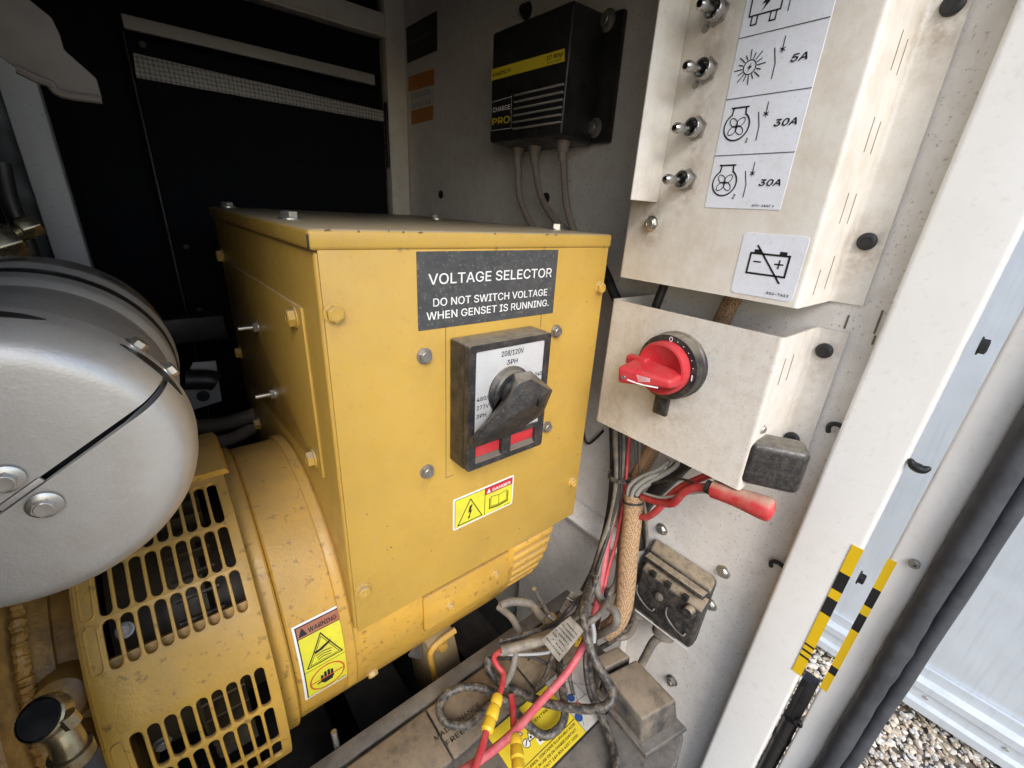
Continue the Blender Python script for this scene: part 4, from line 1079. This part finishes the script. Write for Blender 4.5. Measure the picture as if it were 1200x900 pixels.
# fitting with pipe at the far left
pf = thing('pipe_fitting', (-0.1158, 0.75, -0.0654), 'brass and steel pipe fitting above the grey drum at the left edge', 'fitting')
obj('nut', prism(hexring(.021, 0), (0, 0, -.014), (0, 0, .014), .002), brass, pf, place((-0.1167, 0.75, -0.0663), (.9, .3, .35)))
obj('stem', tube([(-0.1351, 0.75, -0.0788), (-0.0887, 0.75, -0.0441)], .0095, 14, smooth=False), brass, pf)
obj('end_nut', prism(hexring(.013, 0), (0, 0, -.006), (0, 0, .012), .0015), brass, pf, place((-0.0952, 0.75, -0.0488), (.9, .3, .4)))
obj('clamp', bbox((-.012, -.04, -.006), (.012, .03, .006), .002), zinc, pf, place((-0.1196, 0.74, -0.078), (.4, -.6, .6)))
pd = thing('steel_pipe', (-0.1182, 0.86, -0.0043), 'thin dark steel pipe standing left of the grey post', 'pipe')
obj('pipe', tube([(-0.1104, 0.86, 0.0202), (-0.1145, 0.86, -0.0236), (-0.1118, 0.86, -0.0912), (-0.1136, 0.86, -0.1245)], .0085, 12, 6), steelb, pd)

# latch plate deep inside between the shield and the box
lp = thing('latch_plate', (0.0456, 1.12, -0.3973), 'grey bracket plate with a black knob deep behind the shield', 'latch')
px_ = [(0.0407, 1.12, -0.3461), (0.0825, 1.12, -0.3494), (0.0778, 1.12, -0.4468), (0.0146, 1.12, -0.4566), (0.0144, 1.12, -0.3907)]
obj('plate', prism(px_, (0, 0, 0), (0, .005, 0), .001), postm, lp)
obj('knob', tube([(0.0187, 1.1, -0.3748), (0.06, 1.1, -0.3833), (0.0716, 1.1, -0.3897)], .022, 14, 5), blackc, lp)
bolt(lp, (0.0452, 1.118, -0.4255), (0, -1, 0), .010, steelb, 'hex')
cb = thing('cross_beam', (.0, 1.2, -.30), 'dark horizontal beam deep behind the shield', 'beam')
obj('beam', bbox((-.5, 1.18, -.318), (.12, 1.24, -.262), .004), steelb, cb)
hz = thing('wiring_hose', (0.0818, 1.05, -0.4626), 'brown hose passing behind the barrel beside the box', 'hose')
obj('hose', tube([(0.0116, 1.05, -0.4637), (0.0672, 1.05, -0.4733), (0.1318, 1.05, -0.4652), (0.1933, 1.08, -0.4593)], .016, 12, 6), brown, hz)
obj('sleeve', tube([(0.0245, 0.98, -0.4758), (0.0701, 1, -0.4895), (0.1284, 1.06, -0.5016)], .014, 12, 6), cord, hz)

# ================================================================== yellow engine casting at the lower left
en = thing('engine_housing', (-.2, .55, -.8), 'oily yellow cast engine housing at the lower left corner', 'engine')
bm = nb()
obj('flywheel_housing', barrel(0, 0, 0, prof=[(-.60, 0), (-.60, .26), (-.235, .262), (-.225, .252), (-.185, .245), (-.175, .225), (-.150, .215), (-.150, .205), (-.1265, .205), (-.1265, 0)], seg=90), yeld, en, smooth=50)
wr_ = random.Random(3)
obj('weld_seam', tube([onbarrel(-.168+wr_.uniform(-.0012, .0012), th*.5, .229+wr_.uniform(-.0012, .0012)) for th in range(-40, -240, -1)], lambda t_: .0058+.0006*math.sin(t_*611)+.0004*math.sin(t_*233), 8, 1), yeld, en)
for th, x, r_, h_ in ((-58, -.148, .024, .228), (-74, -.150, .022, .226), (-92, -.15, .026, .228)):
    p = onbarrel(x, th, h_); n_ = onbarrel(0, th, 1)-onbarrel(0, th, 0)
    obj('boss', lathe([(r_*1.25, -.03), (r_*1.1, -.008), (r_, 0), (r_*.86, .006), (r_*.5, .009), (0, .0095)], 24), yeld, en, place(p, n_))
obj('side_rib', barrel(0, 0, 0, -130, 10, 60, prof=[(-.215, .245), (-.215, .268), (-.208, .272), (-.192, .266), (-.188, .245)]), yelc, en)
obj('rear_cheek', barrel(0, 0, 0, -140, 10, 60, prof=[(-.60, .26), (-.60, .29), (-.24, .288), (-.232, .262)]), yelc, en)

# capped hose fitting
cf = thing('capped_fitting', (-0.1311, 0.4, -0.4259), 'brass hose elbow with black cap in front of the engine housing', 'hose fitting')
c0 = Vector((-0.1318, 0.385, -0.3858)); n_ = Vector((-.30, -.62, .72)).normalized()
obj('cap', lathe([(0, .001), (.0132, .001), (.0145, -.001), (.0145, -.010), (0, -.010)], 32), blackc, cf, place(c0, n_))
obj('cap_ring', lathe([(.0146, .0015), (.0160, 0), (.0160, -.010), (.014, -.015), (0, -.015)], 32), brass, cf, place(c0-n_*.0005, n_))
obj('elbow', tube([(-0.1302, 0.392, -0.4002), (-0.1263, 0.388, -0.4096), (-0.1244, 0.384, -0.4193), (-0.1245, 0.38, -0.4382)], lambda t_: .0135-.003*math.sin(t_*3.1), 18, 6), brass, cf)
obj('collar', tube([(-0.1174, 0.38, -0.3887), (-0.1152, 0.378, -0.3988)], .006, 10, smooth=False), brass, cf)
obj('crimp', tube([(-0.1239, 0.381, -0.4267), (-0.1239, 0.379, -0.4444)], .0142, 18, smooth=False), brass, cf)
obj('hose', tube([(-0.1245, 0.38, -0.4382), (-0.1245, 0.377, -0.4632), (-0.1267, 0.37, -0.5051)], .0152, 18, 6), rubber, cf)

# ================================================================== battery
BZ = -.740
ba = thing('battery', (.24, .27, -.98), 'long dusty battery with yellow and white labels on its lid', 'battery')
obj('case', bbox((-.012, .128, -.98), (.500, .402, -.765), .006, 3), battg, ba)
bl = obj('lid', prism([(-.02, .120, 0), (.462, .116, 0), (.505, .130, 0), (.516, .150, 0), (.516, .408, 0), (-.02, .408, 0)], (0, 0, -.7645), (0, 0, BZ), .005, 3), battg, ba)
for k, x in enumerate((-.01, .205, .363)): obj('vent_cap_strip', bbox((x, .318, BZ+.0004), (x+(.213, .156, .14)[k], .400, BZ+.009), .003, 2), batt, ba)
obj('hold_down_bar', bbox((-.03, .4085, -.762), (.56, .436, -.738), .004, 2), battg, ba)
obj('front_groove', bbox((.20, .2235, BZ+.0003), (.44, .2252, BZ+.0018), .0004), steelb, ba)
M = FZ((0, 0, BZ+.0092))
d = Draw(); d.text('MAINTENANCE', .235, .352, .010, .080, .0); d.text('FREE', .220, .336, .010, .030); printed('maintenance_lettering', d, ink, ba, M, .0004)
d = Draw(); d.text('230-6368', .420, .362, .013, .072, .005); printed('number_lettering', d, ink, ba, M, .0004)
M = FZ((0, 0, BZ+.0006))
yl = plate('yellow_label', .262, .227, .3855, .316, sty, bl, M, .0005, .001); yl['label'] = 'yellow battery caution label with pictograms'
d = Draw(); d.line([(.264, .2505), (.384, .2505)], .0009); printed('label_rule', d, ink, yl, M, .0009)
for k, (x, y) in enumerate([(.300, .289), (.3025, .271), (.313, .275), (.322, .262)]):
    d = Draw(); d2 = Draw()
    if k in (1,): d2.disc(x, y, .0056); d.ring(x, y, .0058, .0008); d.line([(x-.003, y-.002), (x+.003, y+.003)], .0015)
    elif k == 3: d2.rect(x-.005, y-.005, x+.005, y+.005); d.disc(x, y, .0025)
    else: d2.fill([(x-.006, y-.005), (x+.006, y-.005), (x, y+.006)]); d.line([(x-.006, y-.005), (x+.006, y-.005), (x, y+.006)], .0009, True); d.disc(x, y-.0015, .0018)
    o = printed('pictogram_field', d2, inkw, yl, M, .0009); printed('pictogram', d, ink, yl, M, .0012)
for k, s_ in enumerate(('PLEASE RECYCLE', 'RETURN TO', 'CENTRE')):
    d = Draw(); d.text(s_, .352-.004*k, .302-.0085*k, .0052, .050-.008*k, .004); printed('label_line', d, ink, yl, M, .0009)
for k, s_ in enumerate(('OF CHILDREN. CONTAINS SULPHURIC ACID', 'EMERGENCY IN USE OR ON CHARGE CONTACT', 'DOCTOR CONTACT 24H 800 4357 1000')):
    d = Draw(); d.text(s_, .323-.002*k, .2440-.0068*k, .0046, .114-.004*k, .004); printed('label_line', d, ink, yl, M, .0009)
wl_ = plate('white_label', .3865, .227, .476, .320, stw2, bl, M, .0005, .001)
d = Draw(); d.line([(.388, .268), (.474, .262)], .0006); d.line([(.430, .229), (.424, .318)], .0006); d.line([(.40, .315), (.47, .245)], .0006); d.line([(.39, .235), (.44, .318)], .0006)
printed('label_print', d, ink, wl_, M, .0009)
for k, (x, y, mt) in enumerate([(.404, .292, inkor), (.404, .276, inkb), (.404, .260, inkor), (.392, .248, inkb)]):
    d = Draw(); d.ring(x, y, .0058, .0012)
    if mt is inkb: d.disc(x, y, .0055)
    else: d.line([(x-.004, y), (x+.004, y)], .001)
    printed('round_pictogram', d, mt, wl_, M, .0009)
# terminal cover
tc = thing('terminal_cover', (.478, .20, BZ), 'dusty black moulded terminal cover on the right end of the battery', 'cover')
z0 = BZ+.0008
obj('cover', hexa([(.438, .163, z0), (.512, .145, z0), (.518, .238, z0), (.446, .255, z0), (.4405, .172, -.692), (.506, .155, -.690), (.511, .2335, -.688), (.449, .2475, -.688)], .0045, 3), batt, tc)
obj('skirt', hexa([(.428, .148, z0), (.515, .130, z0), (.523, .25, z0), (.437, .262, z0), (.430, .151, -.733), (.513, .133, -.733), (.521, .247, -.733), (.440, .259, -.733)], .002, 2), battg, tc)
obj('rear_step', hexa([(.448, .2560, z0), (.512, .2420, z0), (.516, .280, z0), (.460, .292, z0), (.4505, .2560, -.690), (.508, .2420, -.690), (.506, .268, -.690), (.463, .279, -.690)], .004, 3), batt, tc)
obj('rim_line', tube([(.4285, .148, -.7325), (.4355, .2, -.7325), (.4385, .26, -.7325)], .0012, 6, 2), batt, tc)

# threaded hold-down rods
for k, (p, q, lab) in enumerate([((0.4361, 0.4136, -0.64), (0.4685, 0.3942, -0.72), 'zinc threaded rod standing behind the cable tangle'), ((0.0807, 0.4485, -0.72), (0.08, 0.4302, -0.78), 'zinc threaded rod at the bottom edge under the barrel')]):
    r_ = thing('threaded_rod', q, lab, 'rod', 'battery hold-down rods')
    obj('rod', tube([q, p], .0042, 10, smooth=False), zinc, r_)
    d_ = (Vector(p)-Vector(q))
    put(bpy.data.objects.new('nut', bolt_mesh('nut', zinc)), r_, place(q, d_) @ Matrix.Scale(.009, 4))
    if k == 1: obj('hook_end', tube([Vector(q)+Vector((.012, -.006, 0)), Vector(q)+Vector((.012, -.006, .035))], .0035, 8, smooth=False), zinc, r_)

# ================================================================== cables
def cable(name, pts, r, mat, label, group='cables hanging over the battery', cat='cable', n=6, seg=12):
    o = obj(name, tube(pts, r, seg, n), mat, smooth=60)
    return tag(o, label, cat, group)
cable('grey_cable', [(0.655, 0.4567, -0.3144), (0.645, 0.4344, -0.3943), (0.63, 0.4065, -0.4612), (0.61, 0.3885, -0.5313), (0.575, 0.3776, -0.599), (0.55, 0.3614, -0.6459), (0.54, 0.3389, -0.6672), (0.535, 0.304, -0.6613), (0.53, 0.2933, -0.6771), (0.53, 0.3074, -0.7084), (0.535, 0.3295, -0.7483)], .0078, greyw, 'grey dusty cable tied in the bundle, bending across above the battery')
cable('grey_cable', [(0.66, 0.4437, -0.3287), (0.645, 0.4079, -0.4384), (0.63, 0.3824, -0.5366), (0.61, 0.3571, -0.6133), (0.59, 0.3424, -0.6656), (0.57, 0.351, -0.6936), (0.55, 0.3569, -0.7126)], .0074, greyw, 'grey dusty cable running down beside the braided sleeve')
cable('red_cable', [(0.67, 0.4425, -0.3216), (0.66, 0.4256, -0.4043), (0.65, 0.4134, -0.4626), (0.625, 0.3924, -0.5407), (0.6, 0.3833, -0.5744), (0.565, 0.3607, -0.6372), (0.525, 0.3376, -0.686), (0.4334, 0.2896, -0.655), (0.3888, 0.2824, -0.675), (0.3349, 0.282, -0.69), (0.2739, 0.275, -0.69), (0.2242, 0.2747, -0.685), (0.1768, 0.2785, -0.68)], .0060, pinkw, 'long dusty red cable sweeping down across the battery')
cable('black_cable', [(0.58, 0.3787, -0.592), (0.54, 0.3656, -0.6326), (0.4381, 0.3029, -0.585), (0.4243, 0.2812, -0.61), (0.4181, 0.2542, -0.635), (0.4218, 0.2304, -0.655), (0.4183, 0.2143, -0.665), (0.4055, 0.212, -0.675), (0.3872, 0.2262, -0.685), (0.3676, 0.2518, -0.695), (0.3488, 0.2816, -0.705), (0.3343, 0.3109, -0.71), (0.3194, 0.3354, -0.71), (0.3108, 0.3625, -0.71), (0.3101, 0.381, -0.7), (0.3201, 0.3903, -0.69)], .0068, blkw, 'black cable with dusty sheath looping right to left over the battery')
cable('black_cable', [(0.4129, 0.3183, -0.7), (0.3904, 0.2893, -0.705), (0.3692, 0.2596, -0.715), (0.3536, 0.2509, -0.72), (0.3332, 0.252, -0.722), (0.319, 0.2629, -0.722), (0.3086, 0.2907, -0.715), (0.2992, 0.3256, -0.705), (0.2828, 0.3551, -0.7), (0.2587, 0.3767, -0.7), (0.2313, 0.3853, -0.705), (0.2159, 0.3774, -0.71), (0.2147, 0.358, -0.715), (0.2374, 0.337, -0.718), (0.2685, 0.3387, -0.72), (0.2919, 0.3413, -0.722)], .0064, blkw, 'black dusty cable lying in a wide loop on the battery lid')
cable('grey_cable', [(0.3168, 0.357, -0.645), (0.3435, 0.3431, -0.64), (0.3814, 0.3246, -0.635), (0.4191, 0.3085, -0.63), (0.4609, 0.3028, -0.62)], .0078, greyw, 'thick grey cable passing behind the large paper tag')
cable('grey_wire', [(0.3182, 0.3643, -0.66), (0.3473, 0.3452, -0.665), (0.3855, 0.3247, -0.67), (0.4226, 0.3119, -0.67)], .0026, wirec, 'thin pale wire under the thick grey cable by the tag', cat='wire')
cable('grey_cable', [(0.3446, 0.3554, -0.66), (0.3348, 0.3448, -0.67), (0.3206, 0.339, -0.685), (0.3126, 0.3408, -0.7)], .0055, greyw, 'short grey cable dropping behind the small red wire')
cable('grey_cable', [(0.3746, 0.4348, -0.66), (0.3977, 0.4291, -0.66), (0.4249, 0.4076, -0.665), (0.426, 0.3807, -0.67), (0.4333, 0.3527, -0.675)], .0075, greyw, 'grey cable arching over the gap right of the yellow foot')
cable('grey_cable', [(0.3739, 0.4385, -0.665), (0.379, 0.4105, -0.665), (0.3774, 0.3893, -0.67), (0.3759, 0.382, -0.68)], .0060, greyw, 'grey cable end curling down into the gap behind the battery')
cable('black_wire', [(0.3284, 0.3778, -0.655), (0.3606, 0.3622, -0.65), (0.4025, 0.3456, -0.645), (0.4519, 0.3303, -0.64), (0.4954, 0.3353, -0.63), (0.5284, 0.3469, -0.61)], .0042, blkw, 'thin black wire crossing behind the paper tag', cat='wire')
cable('black_wire', [(0.4439, 0.2804, -0.69), (0.4253, 0.2587, -0.7), (0.4128, 0.2279, -0.715), (0.4036, 0.2001, -0.725), (0.3885, 0.1748, -0.728), (0.3645, 0.1589, -0.728)], .0062, blkw, 'black wire running down past the terminal cover', cat='wire')
cable('black_wire', [(0.4499, 0.2952, -0.63), (0.4329, 0.2797, -0.68), (0.4148, 0.2532, -0.7), (0.4068, 0.2271, -0.71)], .0042, blkw, 'thin black wire beside the looping black cable', cat='wire')
cable('black_wire', [(0.69, 0.498, -0.4267), (0.69, 0.5315, -0.4739), (0.69, 0.5498, -0.4542), (0.69, 0.5535, -0.3985)], .0028, blkc, 'thin black wire arching on the wall behind the yellow box', cat='wire')
cable('black_hose', [(0.64, 0.286, -0.3735), (0.645, 0.3107, -0.4231), (0.65, 0.3379, -0.4779), (0.66, 0.3582, -0.5346), (0.675, 0.3587, -0.6281)], .0135, blkc, 'thick black hose slanting under the isolator bracket', cat='hose')
cable('black_hose', [(0.66, 0.5484, -0.0707), (0.655, 0.5141, -0.1048), (0.65, 0.4896, -0.1314), (0.66, 0.4622, -0.166)], .0085, blkc, 'black hose passing between the box and the brackets', cat='hose')
cable('black_hose', [(0.66, 0.3974, -0.0841), (0.655, 0.3986, -0.1089), (0.65, 0.4018, -0.1404), (0.65, 0.4016, -0.1742)], .0075, blkc, 'black cable seen in the gap between the two brackets')
cable('braided_hose', [(0.675, 0.2843, -0.0849), (0.675, 0.2914, -0.1077), (0.675, 0.2979, -0.1352), (0.68, 0.3084, -0.1769)], .0125, braid, 'tan braided hose seen in the gap between the two brackets', 'tan braided sleeves', 'hose')
cable('braided_hose', [(0.66, 0.354, -0.3447), (0.66, 0.362, -0.3925), (0.66, 0.374, -0.4355), (0.66, 0.3847, -0.4703)], .0135, braid, 'tan braided hose just below the isolator bracket', 'tan braided sleeves', 'hose')
cable('braided_hose', [(0.625, 0.3612, -0.4814), (0.615, 0.3489, -0.5276), (0.6, 0.3355, -0.5809), (0.59, 0.3214, -0.6475), (0.58, 0.3134, -0.6928), (0.565, 0.3127, -0.7218), (0.545, 0.3221, -0.7414)], .0175, braid, 'thick tan braided sleeve hanging beside the grey cables', 'tan braided sleeves', 'hose', seg=20)
for k, (pts, lab) in enumerate([([(0.615, 0.3668, -0.4844), (0.615, 0.3672, -0.4618), (0.62, 0.3531, -0.4371), (0.625, 0.3239, -0.4051), (0.63, 0.3115, -0.3832)], 'uppermost of the light grey wires entering the braided sleeve'),
                                ([(0.612, 0.3581, -0.4779), (0.612, 0.3532, -0.4543), (0.617, 0.3351, -0.426), (0.625, 0.3134, -0.4064), (0.63, 0.315, -0.3901)], 'middle light grey wire entering the braided sleeve'),
                                ([(0.612, 0.3487, -0.4684), (0.614, 0.3425, -0.4507), (0.618, 0.3253, -0.4261), (0.625, 0.2977, -0.3877), (0.63, 0.2948, -0.3712)], 'lowest light grey wire entering the braided sleeve')]):
    cable('grey_wire', pts, .0042, wirec, lab, 'wires entering the braided sleeve', 'wire')
cable('grey_wire', [(0.67, 0.4076, -0.3896), (0.665, 0.3944, -0.4288), (0.655, 0.3801, -0.4658), (0.64, 0.3752, -0.4962)], .0052, wirec, 'light grey wire dropping straight behind the cable tie', 'wires entering the braided sleeve', 'wire')
cable('red_cable', [(0.62, 0.3409, -0.4708), (0.612, 0.3078, -0.4581), (0.6, 0.2751, -0.436), (0.592, 0.2592, -0.4027), (0.59, 0.2447, -0.3837), (0.588, 0.2223, -0.3682)], .0064, redw, 'upper red cable leading to the red boot under the relay', 'red cables under the isolator bracket')
cable('red_cable', [(0.62, 0.3415, -0.5152), (0.615, 0.3221, -0.5019), (0.61, 0.3035, -0.4726), (0.61, 0.2903, -0.4393), (0.61, 0.2697, -0.4031), (0.61, 0.2352, -0.3626), (0.615, 0.2155, -0.343)], .0060, redw, 'lower red cable looping up behind the isolator bracket', 'red cables under the isolator bracket')
cable('black_wire', [(0.62, 0.3422, -0.4456), (0.605, 0.2837, -0.3959), (0.6, 0.2609, -0.3826), (0.595, 0.2393, -0.3825)], .0022, blkc, 'thin black wire crossing the red cables', cat='wire')
cable('grey_wire', [(0.61, 0.3335, -0.4547), (0.603, 0.2975, -0.4389), (0.595, 0.2601, -0.4062), (0.588, 0.2207, -0.3749)], .0022, wirec, 'thin pale wire lying along the red cables', 'wires entering the braided sleeve', 'wire')
tie = tag(obj('cable_tie', lathe([(.0215, -.004), (.0225, -.004), (.0225, .004), (.0215, .004), (.0215, -.004)], 28), blkw, None, place((0.632, 0.4031, -0.4659), (0.05, .05, 1))), 'black cable tie round the grey cable bundle', 'cable tie')
# red wires with yellow crimp connectors
cable('red_wire', [(0.3226, 0.3636, -0.655), (0.3059, 0.3619, -0.655), (0.3041, 0.3504, -0.66), (0.3056, 0.3368, -0.665), (0.2915, 0.3231, -0.665), (0.2777, 0.3136, -0.665)], .0042, redw, 'red wire twisting down into the left yellow connector', 'red wires with yellow connectors', 'wire')
cable('red_wire', [(0.238, 0.2889, -0.665), (0.2253, 0.2793, -0.665), (0.2099, 0.2691, -0.665), (0.1915, 0.2579, -0.665)], .0048, redw, 'red wire leaving the left yellow connector downwards', 'red wires with yellow connectors', 'wire')
cable('red_wire', [(0.3105, 0.321, -0.7), (0.2993, 0.3031, -0.7), (0.2849, 0.2841, -0.695), (0.2764, 0.2704, -0.69)], .0048, redw, 'red wire entering the right yellow connector', 'red wires with yellow connectors', 'wire')
def connector(p, q, lab):
    p = Vector(p); q = Vector(q); L_ = (q-p).length
    prof = [(0, 0), (.0065, 0), (.0085, .003), (.0085, L_*.25), (.0072, L_*.30), (.0088, L_*.36), (.0095, L_*.6), (.0076, L_*.66), (.0088, L_*.72), (.0088, L_-.003), (.0065, L_), (0, L_)]
    o = obj('crimp_connector', lathe(prof, 20), ydc, None, place(p, q-p))
    tag(o, lab, 'connector', 'yellow crimp connectors')
connector((0.2799, 0.3165, -0.665), (0.2374, 0.2881, -0.665), 'yellow crimp connector on the left red wire')
connector((0.2764, 0.2704, -0.69), (0.2488, 0.2305, -0.685), 'yellow crimp connector at the bottom edge on the right red wire')
connector((0.4559, 0.3251, -0.7), (0.4755, 0.3145, -0.7), 'small yellow connector peeping out behind the paper tag')
# gland cables below the fuse holder
cable('grey_cable', [(.672, .325, -.778), (0.66, 0.3291, -0.8385), (0.64, 0.3436, -0.851), (0.62, 0.3645, -0.8546)], .0075, cord, 'short pale cable leaving the left gland under the fuse holder')
cable('braided_hose', [(.664, .262, -.778), (0.655, 0.273, -0.8019), (0.65, 0.2794, -0.8451), (0.64, 0.2835, -0.8855)], .0085, greyw, 'ribbed grey cable leaving the right gland under the fuse holder', 'tan braided sleeves', 'hose')
# crumpled paper tags
def crumple(name, corners, nx, ny, amp, mat, label, fold=0):
    bm = nb(); c = [Vector(p) for p in corners]; vs_ = []
    nrm = (c[1]-c[0]).cross(c[3]-c[0]).normalized()
    for j in range(ny+1):
        for i in range(nx+1):
            u, v = i/nx, j/ny
            p = (c[0]*(1-u)+c[1]*u)*(1-v)+(c[3]*(1-u)+c[2]*u)*v
            p += nrm*(amp*math.sin(u*7+v*3)+amp*.7*math.sin(v*11-u*5)+fold*math.sin(u*math.pi))
            vs_.append(bm.verts.new(p))
    for j in range(ny):
        for i in range(nx):
            a = j*(nx+1)+i; bm.faces.new([vs_[a], vs_[a+1], vs_[a+nx+2], vs_[a+nx+1]])
    r_ = bmesh.ops.solidify(bm, geom=bm.faces[:], thickness=.0006)
    t = thing(name, corners[0], label, 'tag', 'paper cable tags')
    o = obj('paper', bm, mat, t, smooth=60)
    d = Draw()
    for j in range(7):
        v = .12+.11*j
        for i in range(9):
            if random.random() < .8: d.rect(.08+.09*i, v, .08+.09*i+.075*random.uniform(.6, 1), v+.035)
    def fn(u, v, z):
        p = (c[0]*(1-u)+c[1]*u)*(1-v)+(c[3]*(1-u)+c[2]*u)*v
        return p+nrm*(amp*math.sin(u*7+v*3)+amp*.7*math.sin(v*11-u*5)+fold*math.sin(u*math.pi)+z)
    printed('print', d, ink, t, None, .0007, fn)
    return t
tagm = material('dirty_tag_paper', (.50, .46, .39), .7, mott=.15, mscale=30, dust=(.25, .19, .12), damt=.8, dscale=60)
crumple('cable_tag', [(0.352, 0.3093, -0.598), (0.3572, 0.2746, -0.612), (0.408, 0.2753, -0.588), (0.4039, 0.3015, -0.578)], 12, 12, .0016, tagm, 'large crumpled paper tag with print hanging over the cables', .003)
crumple('cable_tag', [(0.4334, 0.3462, -0.63), (0.4354, 0.3332, -0.635), (0.4751, 0.3347, -0.62), (0.4702, 0.3552, -0.615)], 8, 8, .001, tagm, 'small paper tag behind the large crumpled tag')

# loose thin wires in the tangle
for k, (pts, r_, m_, lab) in enumerate([
    ([(0.55, 0.3633, -0.6219), (0.53, 0.3617, -0.655), (0.4406, 0.3254, -0.6), (0.41, 0.3348, -0.63), (0.3802, 0.3583, -0.655), (0.3481, 0.3725, -0.665)], .0032, blkc, 'thin black wire reaching from the bundle to the rod'),
    ([(0.555, 0.3378, -0.6502), (0.535, 0.3321, -0.7077), (0.4424, 0.2727, -0.65), (0.4335, 0.2485, -0.675), (0.4286, 0.2281, -0.69)], .0034, blkc, 'thin black wire beside the white battery label'),
    ([(0.4413, 0.3419, -0.6), (0.4522, 0.3193, -0.61), (0.4535, 0.2976, -0.635), (0.4277, 0.2893, -0.66), (0.4088, 0.2886, -0.7), (0.3968, 0.2674, -0.715)], .0030, blkw, 'thin dusty wire dropping behind the large tag'),
    ([(0.4222, 0.3646, -0.66), (0.4198, 0.3306, -0.645), (0.4339, 0.3071, -0.63), (0.4626, 0.2911, -0.61), (0.57, 0.3436, -0.687)], .0048, greyw, 'grey lead running from the rod into the bundle'),
    ([(0.4606, 0.2971, -0.63), (0.4554, 0.2864, -0.645), (0.4434, 0.2765, -0.665)], .0042, wirec, 'pale blue grey lead beside the red cable'),
    ([(0.3143, 0.3872, -0.69), (0.3281, 0.3642, -0.68), (0.3538, 0.3476, -0.675), (0.3822, 0.3269, -0.69), (0.401, 0.303, -0.71)], .0024, blkc, 'fine black wire lying across the number strip'),
    ([(0.6, 0.318, -0.6839), (0.625, 0.3131, -0.7423), (0.62, 0.3172, -0.7787), (0.59, 0.3295, -0.8101), (0.57, 0.3415, -0.827)], .0050, blkw, 'dusty black lead passing below the braided sleeve')]):
    cable('loose_wire', pts, r_, m_, lab, 'loose wires in the tangle', 'wire')
for k, (p, q, lab) in enumerate([((0.515, 0.3307, -0.7139), (0.512, 0.3319, -0.7422), 'black cable tie on the looping black cable'), ((0.622, 0.3585, -0.4939), (0.62, 0.3547, -0.5062), 'black cable tie at the top of the braided sleeve')]):
    p = Vector(p); q = Vector(q)
    r_ = (.0105, .0190)[k]
    tag(obj('cable_tie', lathe([(r_-.001, -.0022), (r_, -.0022), (r_, .0022), (r_-.001, .0022), (r_-.001, -.0022)], 24), blkc, None, place(p, q-p)), lab, 'cable tie', 'cable ties')

for k, (pts, r_, m_, lab) in enumerate([
    ([(0.64, 0.4248, -0.37), (0.632, 0.407, -0.4334), (0.618, 0.3908, -0.4963), (0.59, 0.3788, -0.5662), (0.555, 0.3654, -0.6097), (0.53, 0.358, -0.6518), (0.45, 0.3227, -0.6)], .0036, blkc, 'slim black wire in front of the grey cable bundle'),
    ([(0.65, 0.4095, -0.3752), (0.64, 0.3958, -0.4399), (0.62, 0.3761, -0.5079), (0.6, 0.3653, -0.5823), (0.575, 0.3566, -0.6356), (0.55, 0.3422, -0.6725), (0.53, 0.3316, -0.7103)], .0036, redw, 'slim red wire beside the long dusty red cable'),
    ([(0.655, 0.4561, -0.388), (0.65, 0.4364, -0.4649), (0.635, 0.4175, -0.5404), (0.61, 0.4036, -0.6046), (0.58, 0.3949, -0.6654), (0.56, 0.3977, -0.7102)], .0042, blkc, 'slim black wire at the left side of the cable bundle'),
    ([(0.655, 0.388, -0.3851), (0.65, 0.3752, -0.4326), (0.64, 0.356, -0.4749), (0.64, 0.3406, -0.5141), (0.66, 0.3369, -0.5825), (0.69, 0.3481, -0.6395)], .0034, greyw, 'slim grey wire right of the braided sleeve'),
    ([(0.63, 0.2704, -0.37), (0.63, 0.2903, -0.399), (0.635, 0.3138, -0.4352), (0.64, 0.3393, -0.465), (0.645, 0.3543, -0.5013)], .0030, blkc, 'slim black wire under the isolator bracket edge'),
    ([(0.54, 0.3685, -0.6674), (0.4498, 0.3234, -0.62), (0.4144, 0.318, -0.64), (0.3961, 0.3168, -0.66), (0.3773, 0.3124, -0.7), (0.3592, 0.3151, -0.72)], .0034, blkw, 'slim dusty wire passing left of the large tag')]):
    cable('loose_wire', pts, r_, m_, lab, 'loose wires in the tangle', 'wire')
